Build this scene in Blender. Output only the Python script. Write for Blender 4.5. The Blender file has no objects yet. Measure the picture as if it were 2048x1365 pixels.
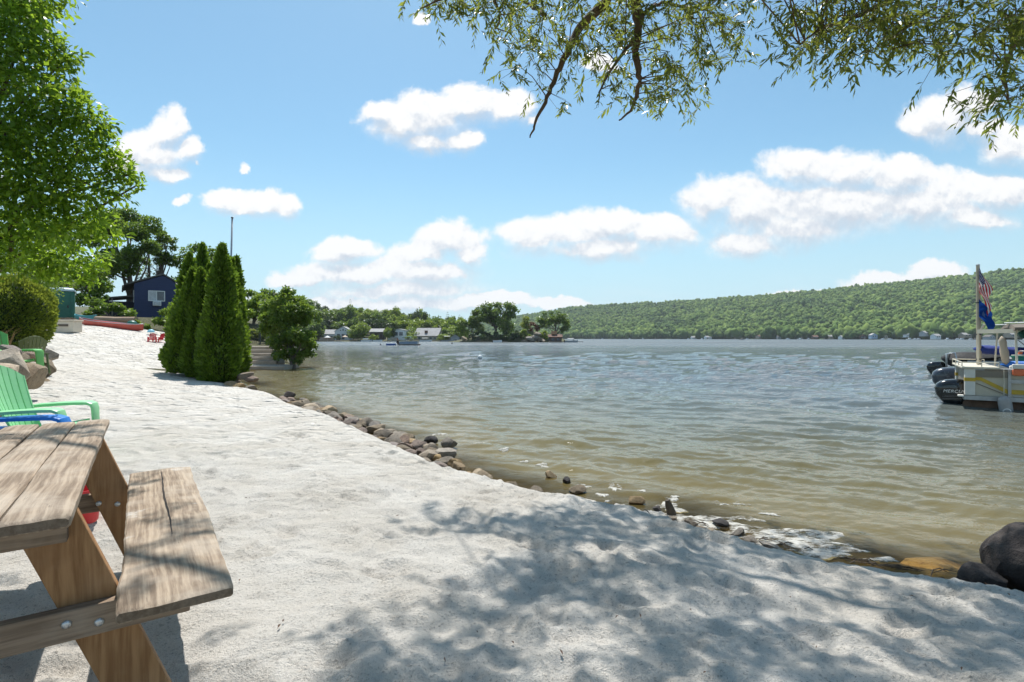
import bpy, bmesh, math, random
import numpy as np
from mathutils import Vector, Matrix

random.seed(7)
RNG = np.random.default_rng(11)
F = 1050.0          # focal length in photo pixels (2048 wide)
CAMZ = 1.2
HOR = 677.0
WZ = -0.45          # water level
SC = bpy.context.scene
COL = SC.collection
PI = math.pi
SUN = Vector((-0.09, 0.51, 1.0)).normalized()
SKYV = 1.0


def at(px, py, Y):
    return Vector(((px - 1024) / F * Y, Y, CAMZ + (HOR - py) / F * Y))


# ------------------------------------------------------------------ objects
def tag(o, label=None, cat=None, group=None, kind=None):
    if label: o['label'] = label
    if cat: o['category'] = cat
    if group: o['group'] = group
    if kind: o['kind'] = kind
    return o


def thing(name, label, cat, loc=(0, 0, 0), rz=0.0, group=None, scale=None):
    o = bpy.data.objects.new(name, None)
    o.empty_display_size = 0.2
    COL.objects.link(o)
    o.location = loc
    o.rotation_euler = (0, 0, rz)
    if scale: o.scale = scale
    return tag(o, label, cat, group)


def link(name, me, mats, parent=None, smooth=False, sharp=None):
    for m in (mats if isinstance(mats, (list, tuple)) else [mats]):
        me.materials.append(m)
    if smooth:
        me.polygons.foreach_set('use_smooth', [True] * len(me.polygons))
        if sharp: me.set_sharp_from_angle(angle=math.radians(sharp))
    me.update()
    o = bpy.data.objects.new(name, me)
    COL.objects.link(o)
    if parent: o.parent = parent
    return o


def copy_tree(o, parent=None):
    c = o.copy()
    COL.objects.link(c)
    if parent: c.parent = parent
    for ch in list(o.children):
        copy_tree(ch, c)
    return c


class MB:
    """collects shapes into one mesh"""
    def __init__(s):
        s.v = []; s.f = []; s.mi = []

    def add(s, vs, fs, mi=0):
        b = len(s.v)
        s.v.extend([tuple(p) for p in vs])
        for f in fs:
            s.f.append(tuple(i + b for i in f)); s.mi.append(mi)

    def box(s, lo, hi, mi=0, M=None):
        x0, y0, z0 = lo; x1, y1, z1 = hi
        vs = [Vector(p) for p in ((x0, y0, z0), (x1, y0, z0), (x1, y1, z0), (x0, y1, z0), (x0, y0, z1), (x1, y0, z1), (x1, y1, z1), (x0, y1, z1))]
        if M: vs = [M @ p for p in vs]
        s.add(vs, [(3, 2, 1, 0), (4, 5, 6, 7), (0, 1, 5, 4), (1, 2, 6, 5), (2, 3, 7, 6), (3, 0, 4, 7)], mi)
        return s

    def bar(s, p, q, w, h, mi=0, up=(0, 0, 1)):
        p, q = Vector(p), Vector(q); d = (q - p); L = d.length; d.normalize()
        x = d.cross(Vector(up))
        if x.length < 1e-4: x = Vector((1, 0, 0))
        x.normalize(); z = x.cross(d)
        M = Matrix((x, d, z)).transposed().to_4x4(); M.translation = p
        return s.box((-w / 2, 0, -h / 2), (w / 2, L, h / 2), mi, M)

    def tube(s, pts, r, n=8, mi=0, cap=True):
        pts = [Vector(p) for p in pts]
        rs = r if isinstance(r, (list, tuple)) else [r] * len(pts)
        vs = []; fs = []
        ref = Vector((0.13, 0.21, 0.97)); 
        d0 = (pts[-1] - pts[0]).normalized()
        if abs(d0.dot(ref)) > 0.9: ref = Vector((0.97, 0.2, 0.1))
        for i, p in enumerate(pts):
            d = (pts[min(i + 1, len(pts) - 1)] - pts[max(i - 1, 0)]).normalized()
            x = d.cross(ref).normalized(); y = d.cross(x)
            for k in range(n):
                a = 2 * PI * k / n
                vs.append(p + (x * math.cos(a) + y * math.sin(a)) * rs[i])
        for i in range(len(pts) - 1):
            for k in range(n):
                k2 = (k + 1) % n
                fs.append((i * n + k, i * n + k2, (i + 1) * n + k2, (i + 1) * n + k))
        if cap:
            fs.append(tuple(range(n))[::-1]); fs.append(tuple(range((len(pts) - 1) * n, len(pts) * n)))
        s.add(vs, fs, mi)
        return s

    def loft(s, rings, mi=0, cap=True):
        n = len(rings[0]); vs = [p for r in rings for p in r]; fs = []
        for i in range(len(rings) - 1):
            for k in range(n):
                k2 = (k + 1) % n
                fs.append((i * n + k, i * n + k2, (i + 1) * n + k2, (i + 1) * n + k))
        if cap:
            fs.append(tuple(range(n))[::-1]); fs.append(tuple(range((len(rings) - 1) * n, len(rings) * n)))
        s.add(vs, fs, mi)
        return s

    def lathe(s, prof, c=(0, 0, 0), n=20, mi=0, cap=True):
        rings = [[(c[0] + r * math.cos(2 * PI * k / n), c[1] + r * math.sin(2 * PI * k / n), c[2] + z) for k in range(n)] for r, z in prof]
        return s.loft(rings, mi, cap)

    def prism(s, poly, lo, hi, axis='y', mi=0):
        """extrude a 2-D outline; axis y: outline in x,z"""
        def P(a, b, t):
            return (a, t, b) if axis == 'y' else ((t, a, b) if axis == 'x' else (a, b, t))
        n = len(poly)
        vs = [P(a, b, lo) for a, b in poly] + [P(a, b, hi) for a, b in poly]
        fs = [tuple(range(n)), tuple(range(n, 2 * n))[::-1]] + [(i, i + n, (i + 1) % n + n, (i + 1) % n) for i in range(n)]
        s.add(vs, fs, mi)
        return s

    def mesh(s, name, fixn=True):
        me = bpy.data.meshes.new(name)
        me.from_pydata(s.v, [], s.f)
        me.polygons.foreach_set('material_index', s.mi)
        if fixn:
            bm = bmesh.new(); bm.from_mesh(me)
            bmesh.ops.recalc_face_normals(bm, faces=bm.faces)
            bm.to_mesh(me); bm.free()
        return me

    def build(s, name, mats, parent=None, smooth=False, sharp=None, bevel=None, segs=2):
        o = link(name, s.mesh(name), mats, parent, smooth, sharp)
        if bevel:
            b = o.modifiers.new('bevel', 'BEVEL'); b.width = bevel; b.segments = segs; b.limit_method = 'ANGLE'; b.angle_limit = math.radians(35)
        return o


# ------------------------------------------------------------------ numpy noise
def _h(ix, iy, s):
    n = (ix.astype(np.int64) * 374761393 + iy.astype(np.int64) * 668265263 + s * 974634777) & 0xffffffff
    n = ((n ^ (n >> 13)) * 1274126177) & 0xffffffff
    n = n ^ (n >> 16)
    return (n & 0xffff) / 65535.0


def perlin(x, y, s=0):
    ix = np.floor(x); iy = np.floor(y); fx = x - ix; fy = y - iy
    u = fx * fx * fx * (fx * (fx * 6 - 15) + 10); v = fy * fy * fy * (fy * (fy * 6 - 15) + 10)
    def g(dx, dy):
        a = _h(ix + dx, iy + dy, s) * 2 * np.pi
        return np.cos(a) * (fx - dx) + np.sin(a) * (fy - dy)
    a = g(0, 0) * (1 - u) + g(1, 0) * u
    b = g(0, 1) * (1 - u) + g(1, 1) * u
    return a * (1 - v) + b * v


def fbm(x, y, s=0, o=4, gain=.5):
    r = 0; a = 1
    for i in range(o):
        r = r + a * perlin(x * 2 ** i, y * 2 ** i, s + i * 17); a *= gain
    return r


def sstep(a, b, x):
    t = np.clip((x - a) / (b - a), 0, 1)
    return t * t * (3 - 2 * t)


def grid_mesh(name, X, Y, Z, keep=None):
    ny, nx = X.shape
    me = bpy.data.meshes.new(name)
    V = np.stack([X, Y, Z], -1).reshape(-1, 3).astype(np.float32)
    idx = np.arange(nx * ny).reshape(ny, nx)
    q = np.stack([idx[:-1, :-1], idx[:-1, 1:], idx[1:, 1:], idx[1:, :-1]], -1).reshape(-1, 4)
    if keep is not None:
        k = (keep[:-1, :-1] | keep[:-1, 1:] | keep[1:, 1:] | keep[1:, :-1]).reshape(-1)
        q = q[k]
        used = np.unique(q); rem = np.full(nx * ny, -1); rem[used] = np.arange(len(used))
        V = V[used]; q = rem[q]
        fill_quads(me, V, q)
        return me, used
    fill_quads(me, V, q)
    return me, None


def fill_quads(me, V, q):
    k = q.shape[1]
    me.vertices.add(len(V)); me.vertices.foreach_set('co', np.ascontiguousarray(V, dtype=np.float32).ravel())
    me.loops.add(q.size); me.loops.foreach_set('vertex_index', q.ravel().astype(np.int32))
    me.polygons.add(len(q))
    me.polygons.foreach_set('loop_start', np.arange(0, q.size, k, dtype=np.int32))
    me.polygons.foreach_set('loop_total', np.full(len(q), k, dtype=np.int32))
    me.update(calc_edges=True)


def fattr(me, name, vals):
    a = me.attributes.new(name, 'FLOAT', 'POINT')
    a.data.foreach_set('value', np.ascontiguousarray(vals, dtype=np.float32).ravel())


# ------------------------------------------------------------------ foliage
def nrm(a):
    return a / np.maximum(np.linalg.norm(a, axis=1, keepdims=True), 1e-9)


def leaf_mesh(name, C, D, N, L, W, fold=.12, mid=.45):
    """one folded diamond per leaf"""
    D = nrm(D); S = nrm(np.cross(D, N)); N = np.cross(S, D)
    L = np.asarray(L)[:, None]; W = np.asarray(W)[:, None]
    a = C; b = C + D * L * mid + S * W * .5 + N * W * fold
    c = C + D * L - N * L * fold * .5; d = C + D * L * mid - S * W * .5 + N * W * fold
    V = np.stack([a, b, c, d], 1).reshape(-1, 3)
    me = bpy.data.meshes.new(name)
    fill_quads(me, V, np.arange(len(V)).reshape(-1, 4))
    return me


def crown_points(centers, radii, n, rng, shell=.55, flat=.8):
    """leaf positions in clumps, thicker towards each clump's skin; returns points and outward directions"""
    centers = np.asarray(centers, float); radii = np.asarray(radii, float)
    w = radii ** 2; w /= w.sum()
    k = rng.choice(len(centers), n, p=w)
    d = nrm(rng.normal(size=(n, 3)))
    r = (shell + (1 - shell) * rng.random(n) ** .5) * (0.8 + .45 * rng.random(n)) * radii[k]
    p = centers[k] + d * r[:, None] * np.array([1, 1, flat])
    return p, d


def rand_leaves(name, P, D, size, rng, aspect=.55, droop=.25, var=.35):
    n = len(P)
    dirs = nrm(D * .7 + rng.normal(size=(n, 3)) * .7 + np.array([0, 0, -droop]))
    N = nrm(D * .5 + np.array([0, 0, .8]) + rng.normal(size=(n, 3)) * .55)
    L = size * (1 - var + 2 * var * rng.random(n))
    return leaf_mesh(name, P, dirs, N, L, L * aspect)


def clumps_in(rng, n, c, r, rad, lo=.35, top=True):
    """clump centres filling an ellipsoid crown unevenly"""
    d = nrm(rng.normal(size=(n, 3)))
    if top: d[:, 2] = np.where(d[:, 2] < -.5, -d[:, 2], d[:, 2])
    q = (lo + (1 - lo) * rng.random(n) ** .6)[:, None]
    C = np.array(c) + d * q * np.array(r)
    return C, rad * (0.6 + .75 * rng.random(n))


def limbs(mb, base, top, C, rng, r0, k=10, n=7):
    """trunk with limbs to some clump centres"""
    base = Vector(base); top = Vector(top)
    mid = base.lerp(top, .5) + Vector((rng.normal() * .04, rng.normal() * .04, 0)) * (top - base).length
    mb.tube([base, base.lerp(mid, .12), base.lerp(mid, .6), mid, top], [r0 * 1.5, r0 * 1.05, r0 * .9, r0 * .75, r0 * .25], n)
    for i in rng.choice(len(C), min(k, len(C)), replace=False):
        t = .35 + .5 * rng.random()
        p = base.lerp(mid, t * 1.2) if t < .6 else mid.lerp(top, (t - .6) / .5)
        q = Vector(C[i]); L = (q - p).length
        m = p.lerp(q, .5) + Vector((rng.normal(), rng.normal(), 1 + rng.normal())) * .06 * L
        mb.tube([p, p.lerp(m, .6), m, q], [r0 * .42, r0 * .32, r0 * .22, r0 * .08], 6, cap=False)


def rock_mesh(name, seed, sub=3, planes=11, rough=.05, sq=(1, 1, .7)):
    r = random.Random(seed)
    bm = bmesh.new(); bmesh.ops.create_icosphere(bm, subdivisions=sub, radius=1)
    ns = []
    for i in range(planes):
        v = Vector((r.gauss(0, 1), r.gauss(0, 1), r.gauss(0, 1))).normalized(); ns.append((v, r.uniform(.50, .84)))
    from mathutils import noise as mn
    off = Vector((seed * 3.1, seed * 1.7, 0))
    for v in bm.verts:
        p = v.co.copy()
        for nn, h in ns:
            d = p.dot(nn)
            if d > h: p -= nn * (d - h)
        p *= 1 + rough * (mn.noise(p * 2.2 + off) + .6 * mn.noise(p * 5.5 + off))
        v.co = Vector((p.x * sq[0], p.y * sq[1], p.z * sq[2]))
    me = bpy.data.meshes.new(name); bm.to_mesh(me); bm.free()
    me.polygons.foreach_set('use_smooth', [True] * len(me.polygons))
    me.set_sharp_from_angle(angle=math.radians(28))
    return me
# ------------------------------------------------------------------ materials
class NT:
    def __init__(s, tree):
        s.t = tree

    def n(s, typ, ins=None, **kw):
        nd = s.t.nodes.new(typ)
        for k, v in kw.items(): setattr(nd, k, v)
        if ins:
            for k, v in ins.items():
                if isinstance(v, bpy.types.NodeSocket): s.t.links.new(v, nd.inputs[k])
                else: nd.inputs[k].default_value = v
        return nd

    def math(s, op, a, b=0.0, c=None, clamp=False):
        ins = {0: a, 1: b}
        if c is not None: ins[2] = c
        return s.n('ShaderNodeMath', ins, operation=op, use_clamp=clamp).outputs[0]

    def vec(s, op, a, b=(0, 0, 0)):
        nd = s.n('ShaderNodeVectorMath', {0: a}, operation=op)
        if op == 'SCALE':
            if isinstance(b, bpy.types.NodeSocket): s.t.links.new(b, nd.inputs['Scale'])
            else: nd.inputs['Scale'].default_value = b
        else:
            if isinstance(b, bpy.types.NodeSocket): s.t.links.new(b, nd.inputs[1])
            else: nd.inputs[1].default_value = b
        return nd.outputs['Value'] if op in ('LENGTH', 'DOT_PRODUCT') else nd.outputs['Vector']

    def noise(s, vec, scale=5, detail=3, rough=.55, dist=0.0):
        return s.n('ShaderNodeTexNoise', {'Vector': vec, 'Scale': scale, 'Detail': detail, 'Roughness': rough, 'Distortion': dist}).outputs['Fac']

    def ramp(s, fac, stops, interp='LINEAR'):
        nd = s.n('ShaderNodeValToRGB', {'Fac': fac}); cr = nd.color_ramp; cr.interpolation = interp
        while len(cr.elements) < len(stops): cr.elements.new(.5)
        for e, (p, c) in zip(cr.elements, stops):
            e.position = p; e.color = c if len(c) == 4 else (*c, 1)
        return nd.outputs['Color']

    def maprange(s, v, a, b, c=0.0, d=1.0, smooth=True):
        return s.n('ShaderNodeMapRange', {0: v, 1: a, 2: b, 3: c, 4: d}, interpolation_type='SMOOTHSTEP' if smooth else 'LINEAR').outputs[0]

    def mix(s, fac, a, b, blend='MIX'):
        nd = s.n('ShaderNodeMix', data_type='RGBA', blend_type=blend)
        for k, v in ((0, fac), (6, a), (7, b)):
            if isinstance(v, bpy.types.NodeSocket): s.t.links.new(v, nd.inputs[k])
            else: nd.inputs[k].default_value = v if k == 0 else (v if len(v) == 4 else (*v, 1))
        return nd.outputs[2]

    def bump(s, h, strength=.3, dist=.02, normal=None):
        ins = {'Height': h, 'Strength': strength, 'Distance': dist}
        if normal is not None: ins['Normal'] = normal
        return s.n('ShaderNodeBump', ins).outputs['Normal']


def newmat(name):
    m = bpy.data.materials.new(name); m.use_nodes = True
    m.node_tree.nodes.clear()
    t = NT(m.node_tree)
    out = t.n('ShaderNodeOutputMaterial')
    return m, t, out


def c4(c): return (*c, 1) if len(c) == 3 else c


def simple(name, col, rough=.6, var=.2, scale=5, bump=0.0, bscale=30, metal=0, spec=.5, col2=None, stretch=(1, 1, 1), coat=0, emit=None):
    """principled with two scales of colour wear and optional grain"""
    m, t, out = newmat(name)
    co = t.n('ShaderNodeTexCoord').outputs['Object']
    co = t.vec('MULTIPLY', co, stretch)
    n1 = t.noise(co, scale, 5, .6)
    a = tuple(c * (1 - var) for c in col); b = col2 if col2 else tuple(min(1, c * (1 + var)) for c in col)
    cc = t.ramp(n1, [(.3, a), (.7, b)])
    p = t.n('ShaderNodeBsdfPrincipled', {'Base Color': cc, 'Metallic': metal, 'Specular IOR Level': spec, 'Coat Weight': coat})
    n2 = t.noise(co, scale * 3.3, 3)
    t.t.links.new(t.maprange(n2, .3, .7, max(.02, rough - .1), min(1, rough + .1), False), p.inputs['Roughness'])
    if bump:
        t.t.links.new(t.bump(t.noise(co, bscale, 6, .65), bump, .02), p.inputs['Normal'])
    t.t.links.new(p.outputs[0], out.inputs[0])
    return m


def leafmat(name, dark, light, transl=.4, tcol=None, scale=1.2, gloss=.35, amt=1.0):
    """leaf with island-to-island variation, larger clump tints and light coming through"""
    dark = tuple(c * LEAFK for c in dark); light = tuple(c * LEAFK for c in light); tcol = tuple(min(.9, c * LEAFK) for c in tcol) if tcol else None
    m, t, out = newmat(name)
    g = t.n('ShaderNodeNewGeometry')
    co = t.n('ShaderNodeTexCoord').outputs['Object']
    v = t.math('ADD', t.math('MULTIPLY', g.outputs['Random Per Island'], .55), t.math('MULTIPLY', t.noise(co, scale, 2), .6))
    v = t.math('SUBTRACT', v, .08)
    col = t.ramp(v, [(.2, dark), (.8, light)])
    tc = tcol if tcol else tuple(min(1, c * 1.5) for c in light)
    col2 = t.mix(.5, col, t.ramp(v, [(.2, tuple(c * .6 for c in tc)), (.8, tc)]))
    p = t.n('ShaderNodeBsdfPrincipled', {'Base Color': col, 'Roughness': gloss, 'Specular IOR Level': .35})
    tr = t.n('ShaderNodeBsdfTranslucent', {'Color': col2})
    mx = t.n('ShaderNodeMixShader', {0: transl, 1: p.outputs[0], 2: tr.outputs[0]})
    t.t.links.new(mx.outputs[0], out.inputs[0])
    return m


def woodmat(name, base, dark, pale, axis=1, rough=.8, grain=1.0, sandy=0.0, weather=.5):
    """planks: long grain, knots, fine cracks, worn pale patches"""
    m, t, out = newmat(name)
    tc_ = t.n('ShaderNodeTexCoord'); co = tc_.outputs['Object']; tcn = tc_.outputs['Normal']
    st = [44, 44, 44]; st[axis] = 2.2
    warp = t.n('ShaderNodeTexNoise', {'Vector': co, 'Scale': 3.0, 'Detail': 2.0}).outputs['Color']
    wv = t.vec('SCALE', t.vec('SUBTRACT', warp, (.5, .5, .5)), .028)
    gco = t.vec('MULTIPLY', t.vec('ADD', co, wv), tuple(st))
    gr = t.noise(gco, 1.4, 5, .6)
    fine = t.noise(t.vec('MULTIPLY', t.vec('ADD', co, wv), tuple(v * 3.0 if i != axis else 5 for i, v in enumerate(st))), 1.0, 4, .7)
    st2 = [9, 9, 9]; st2[axis] = .9
    ring = t.n('ShaderNodeTexWave', {'Vector': t.vec('MULTIPLY', t.vec('ADD', co, t.vec('SCALE', wv, 1.6)), tuple(st2)), 'Scale': 1.6, 'Distortion': 3.2, 'Detail': 3.0, 'Detail Scale': .8}, wave_type='BANDS', bands_direction='X' if axis == 1 else 'Y').outputs['Fac']
    blot = t.noise(co, 4.5, 4, .6)
    col = t.mix(t.maprange(gr, .32, .66), dark, base)
    col = t.mix(t.math('MULTIPLY', t.maprange(ring, .55, .98), .35), col, dark)
    col = t.mix(t.math('MULTIPLY', t.maprange(blot, .42, .68), weather), col, pale)
    crack = t.maprange(fine, .33, .22)
    col = t.mix(t.math('MULTIPLY', crack, .75 * grain), col, tuple(c * .35 for c in dark))
    h = t.math('ADD', t.math('MULTIPLY', gr, .6), t.math('MULTIPLY', fine, .5))
    h = t.math('SUBTRACT', h, t.math('MULTIPLY', crack, .5))
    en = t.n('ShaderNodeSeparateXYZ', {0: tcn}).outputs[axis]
    col = t.mix(t.math('MULTIPLY', t.maprange(t.math('ABSOLUTE', en), .6, .9), .62), col, tuple(c * .5 for c in dark))  # board ends darker: end grain, plus their shade put into the colour
    if sandy:
        sd = t.maprange(t.noise(t.vec('ADD', co, (3.3, .7, 0)), 3.2, 6, .7), .60, .72)
        col = t.mix(t.math('MULTIPLY', sd, sandy), col, (.62, .60, .56))
    p = t.n('ShaderNodeBsdfPrincipled', {'Base Color': col, 'Roughness': rough, 'Specular IOR Level': .25, 'Normal': t.bump(h, .75 * grain, .006)})
    t.t.links.new(p.outputs[0], out.inputs[0])
    return m


def rockmat(name, a, b, c):
    m, t, out = newmat(name)
    tc = t.n('ShaderNodeTexCoord')
    inf = t.n('ShaderNodeObjectInfo')
    co = t.vec('ADD', tc.outputs['Object'], t.vec('SCALE', inf.outputs['Location'], 3.7))
    n1 = t.noise(co, 1.6, 6, .65); n2 = t.noise(co, 7, 5, .7)
    col = t.mix(t.maprange(n1, .35, .65), a, b)
    col = t.mix(t.maprange(n2, .5, .72), col, c)
    hs = t.n('ShaderNodeHueSaturation', {'Color': col, 'Value': t.maprange(inf.outputs['Random'], 0, 1, .6, 1.3, False), 'Saturation': t.maprange(t.math('FRACT', t.math('MULTIPLY', inf.outputs['Random'], 7.7)), 0, 1, .6, 1.2, False)})
    h = t.math('ADD', n2, t.math('MULTIPLY', t.noise(co, 22, 4, .7), .4))
    p = t.n('ShaderNodeBsdfPrincipled', {'Base Color': hs.outputs[0], 'Roughness': .82, 'Specular IOR Level': .3, 'Normal': t.bump(h, .6, .06)})
    t.t.links.new(p.outputs[0], out.inputs[0])
    return m


M = {}
LEAFK = 1.4
M['bark'] = simple('bark', (.10, .075, .05), .9, .45, 6, .8, 18, stretch=(1, 1, .25))
M['willow_bark'] = simple('willow_bark', (.13, .085, .05), .9, .5, 7, .9, 22, stretch=(1, 1, .3))
M['grey_bark'] = simple('grey_bark', (.12, .10, .08), .9, .4, 5, .6, 14, stretch=(1, 1, .3))
M['leaf_near'] = leafmat('leaf_near', (.032, .088, .010), (.135, .230, .025), .56, (.46, .62, .04), 2.6)
M['leaf_oak'] = leafmat('leaf_oak', (.040, .080, .014), (.125, .19, .028), .46, (.27, .38, .035), .5)
M['leaf_mid'] = leafmat('leaf_mid', (.040, .082, .014), (.135, .20, .032), .42, (.32, .44, .045), .6)
M['leaf_bright'] = leafmat('leaf_bright', (.05, .10, .014), (.17, .25, .035), .4, (.36, .46, .05), .6)
M['leaf_yellow'] = leafmat('leaf_yellow', (.09, .13, .016), (.25, .29, .04), .4, (.45, .48, .06), .6)
M['leaf_dark'] = leafmat('leaf_dark', (.014, .034, .012), (.045, .078, .022), .25, (.10, .16, .03), .5)
M['leaf_rust'] = leafmat('leaf_rust', (.07, .03, .018), (.17, .085, .04), .3, (.25, .11, .05), .6)
M['leaf_willow'] = leafmat('leaf_willow', (.045, .068, .014), (.15, .185, .035), .46, (.40, .44, .06), 1.6)
M['leaf_arb'] = leafmat('leaf_arb', (.038, .078, .008), (.125, .20, .020), .38, (.26, .38, .025), 2.4, .5)
M['leaf_yew'] = leafmat('leaf_yew', (.065, .10, .014), (.20, .25, .034), .42, (.42, .46, .05), 2.0, .5)
M['far_mid'] = leafmat('far_mid', (.036, .072, .014), (.13, .195, .032), .42, (.30, .40, .05), .06)
M['far_bright'] = leafmat('far_bright', (.07, .12, .016), (.21, .28, .04), .42, (.42, .50, .06), .06)
M['far_dark'] = leafmat('far_dark', (.018, .038, .014), (.06, .095, .026), .3, (.13, .19, .04), .06)
M['core'] = simple('core', (.030, .055, .010), .95, .4, 4)
M['rock'] = rockmat('rock', (.21, .17, .125), (.36, .29, .21), (.12, .10, .08))
M['rock_tan'] = rockmat('rock_tan', (.33, .23, .13), (.44, .33, .20), (.20, .14, .09))
M['rock_dark'] = rockmat('rock_dark', (.055, .045, .042), (.085, .070, .062), (.035, .03, .03))
M['rock_red'] = rockmat('rock_red', (.20, .145, .115), (.30, .22, .17), (.12, .09, .075))
M['white'] = simple('white', (.78, .78, .76), .5, .08, 3)
M['grey_metal'] = simple('grey_metal', (.42, .43, .44), .4, .15, 6, metal=.6)
M['galv'] = simple('galv', (.55, .56, .56), .38, .2, 12, metal=.85)
M['dark_metal'] = simple('dark_metal', (.06, .06, .065), .5, .2, 6)
M['black'] = simple('black', (.012, .012, .014), .3, .3, 6)
M['glass'] = simple('glass', (.05, .07, .09), .08, .3, 2, spec=.8)
M['concrete'] = simple('concrete', (.36, .31, .25), .9, .22, 1.5, .4, 20)
M['rust'] = simple('rust', (.12, .07, .045), .9, .35, 4, .4, 20)
M['roof_grey'] = simple('roof_grey', (.34, .33, .32), .85, .15, .6)
M['roof_dark'] = simple('roof_dark', (.12, .11, .10), .85, .2, .6)
M['roof_brown'] = simple('roof_brown', (.16, .085, .06), .85, .2, .6)
M['plank_grey'] = simple('plank_grey', (.25, .21, .17), .85, .3, 2, .3, 12, stretch=(1, 6, 1))
M['cream'] = simple('cream', (.62, .56, .44), .55, .12, 2)
# ------------------------------------------------------------------ camera, sun, sky
cam = bpy.data.cameras.new('camera'); cam.sensor_width = 36; cam.lens = 36 * F / 2048
cam.shift_y = -(682.5 - HOR) / 2048
cam.clip_start = .05; cam.clip_end = 9000
camo = bpy.data.objects.new('camera', cam); COL.objects.link(camo)
camo.location = (0, 0, CAMZ); camo.rotation_euler = (PI / 2, 0, 0)
SC.camera = camo
SC.view_settings.view_transform = 'Standard'; SC.view_settings.look = 'None'
SC.view_settings.exposure = EXPOSURE = 0.45; SC.view_settings.gamma = 1
try: SC.view_settings.use_curve_mapping = False
except Exception: pass
SC.cycles.max_bounces = 8; SC.cycles.transparent_max_bounces = 16
SC.cycles.sample_clamp_direct = 6.0; SC.cycles.sample_clamp_indirect = 4.0
SC.cycles.caustics_reflective = False; SC.cycles.caustics_refractive = False

sun = bpy.data.lights.new('sun', 'SUN'); sun.energy = 4.3; sun.angle = math.radians(.53); sun.color = (1, .975, .935)
so = bpy.data.objects.new('sun', sun); COL.objects.link(so)
so.rotation_euler = SUN.to_track_quat('Z', 'Y').to_euler(); so.location = (0, 10, 30)

W = bpy.data.worlds.new('World'); SC.world = W; W.use_nodes = True
W.node_tree.nodes.clear(); t = NT(W.node_tree)
sky = t.n('ShaderNodeTexSky', sky_type='NISHITA'); sky.sun_disc = False
sky.sun_elevation = math.asin(SUN.z); sky.sun_rotation = math.atan2(SUN.x, SUN.y) % (2 * PI)
sky.air_density = 1.0; sky.dust_density = .6; sky.ozone_density = 2.0; sky.altitude = 100

CLOUDS = [  # (x, y, rx, ry): cumulus puffs by bearing and height above the horizon, in photo pixels
    (300, 308, 78, 42), (338, 262, 36, 32), (262, 330, 60, 26), (372, 300, 34, 26), (391, 322, 12, 9), (330, 345, 50, 16),
    (365, 400, 24, 13), (488, 340, 14, 12),
    (800, 252, 78, 30), (765, 232, 42, 24), (860, 235, 90, 44), (940, 212, 76, 34), (1015, 220, 62, 30), (920, 280, 46, 24), (850, 282, 62, 22), (1062, 235, 26, 16),
    (450, 402, 46, 20), (522, 408, 60, 26), (572, 410, 34, 22), (480, 420, 62, 16),
    (688, 500, 68, 22), (664, 516, 46, 18), (895, 480, 72, 34), (852, 505, 60, 26), (935, 510, 40, 28), (720, 548, 150, 28), (600, 560, 70, 16), (850, 548, 115, 34), (790, 580, 190, 22), (760, 606, 260, 16),
    (1070, 475, 72, 38), (1150, 462, 80, 36), (1235, 456, 76, 32), (1312, 472, 84, 36), (1190, 494, 150, 28),
    (1430, 405, 66, 42), (1500, 425, 90, 52), (1600, 345, 82, 40), (1700, 345, 92, 40), (1805, 358, 92, 38), (1650, 415, 210, 56), (1850, 405, 150, 46), (2000, 388, 110, 36), (1500, 484, 84, 34), (1600, 452, 150, 40), (1950, 432, 100, 28), (1965, 446, 55, 14), (2120, 390, 90, 46),
    (1880, 242, 78, 40), (1940, 216, 52, 36), (1842, 256, 46, 26), (1962, 262, 50, 24), (2015, 296, 66, 34), (2080, 300, 60, 40),
    (1800, 563, 115, 18), (1872, 548, 66, 18), (1735, 570, 50, 10), (1600, 584, 60, 6),
    (1110, 608, 66, 9), (960, 606, 110, 14), (1010, 598, 60, 9),
    (840, 44, 20, 16), (1198, 128, 40, 18), (2290, 200, 120, 70), (-120, 380, 130, 50)]
grp = bpy.data.node_groups.new('cumulus field', 'ShaderNodeTree')
grp.interface.new_socket('P', in_out='INPUT', socket_type='NodeSocketVector')
grp.interface.new_socket('F', in_out='OUTPUT', socket_type='NodeSocketFloat')
g = NT(grp); gi = g.n('NodeGroupInput'); go = g.n('NodeGroupOutput')
P = gi.outputs[0]
wc = g.n('ShaderNodeTexNoise', {'Vector': P, 'Scale': 12.0, 'Detail': 6.0, 'Roughness': .62}).outputs['Color']
P = g.vec('ADD', P, g.vec('SCALE', g.vec('SUBTRACT', wc, (.5, .5, .5)), .06))
acc = None
for cx, cy, rx, ry in CLOUDS:
    c = ((cx - 1024) / F, (HOR - cy) / F, 0)
    d = g.vec('LENGTH', g.vec('MULTIPLY', g.vec('SUBTRACT', P, c), (F / rx, F / (ry * 1.18), 0)))
    r = g.math('SUBTRACT', 1.25 if rx > 30 else .92, d)
    acc = r if acc is None else g.math('SMOOTH_MAX', acc, r, .25)
grp.links.new(acc, go.inputs[0])

dirv = t.vec('NORMALIZE', t.n('ShaderNodeTexCoord').outputs['Generated'])
sx = t.n('ShaderNodeSeparateXYZ', {0: dirv})
yy = t.math('MAXIMUM', sx.outputs['Y'], .02)
uv = t.n('ShaderNodeCombineXYZ', {0: t.math('DIVIDE', sx.outputs['X'], yy), 1: t.math('DIVIDE', sx.outputs['Z'], yy), 2: 0.0}).outputs[0]


def field(v):
    nd = t.n('ShaderNodeGroup'); nd.node_tree = grp
    t.t.links.new(v, nd.inputs[0]); return nd.outputs[0]


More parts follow.
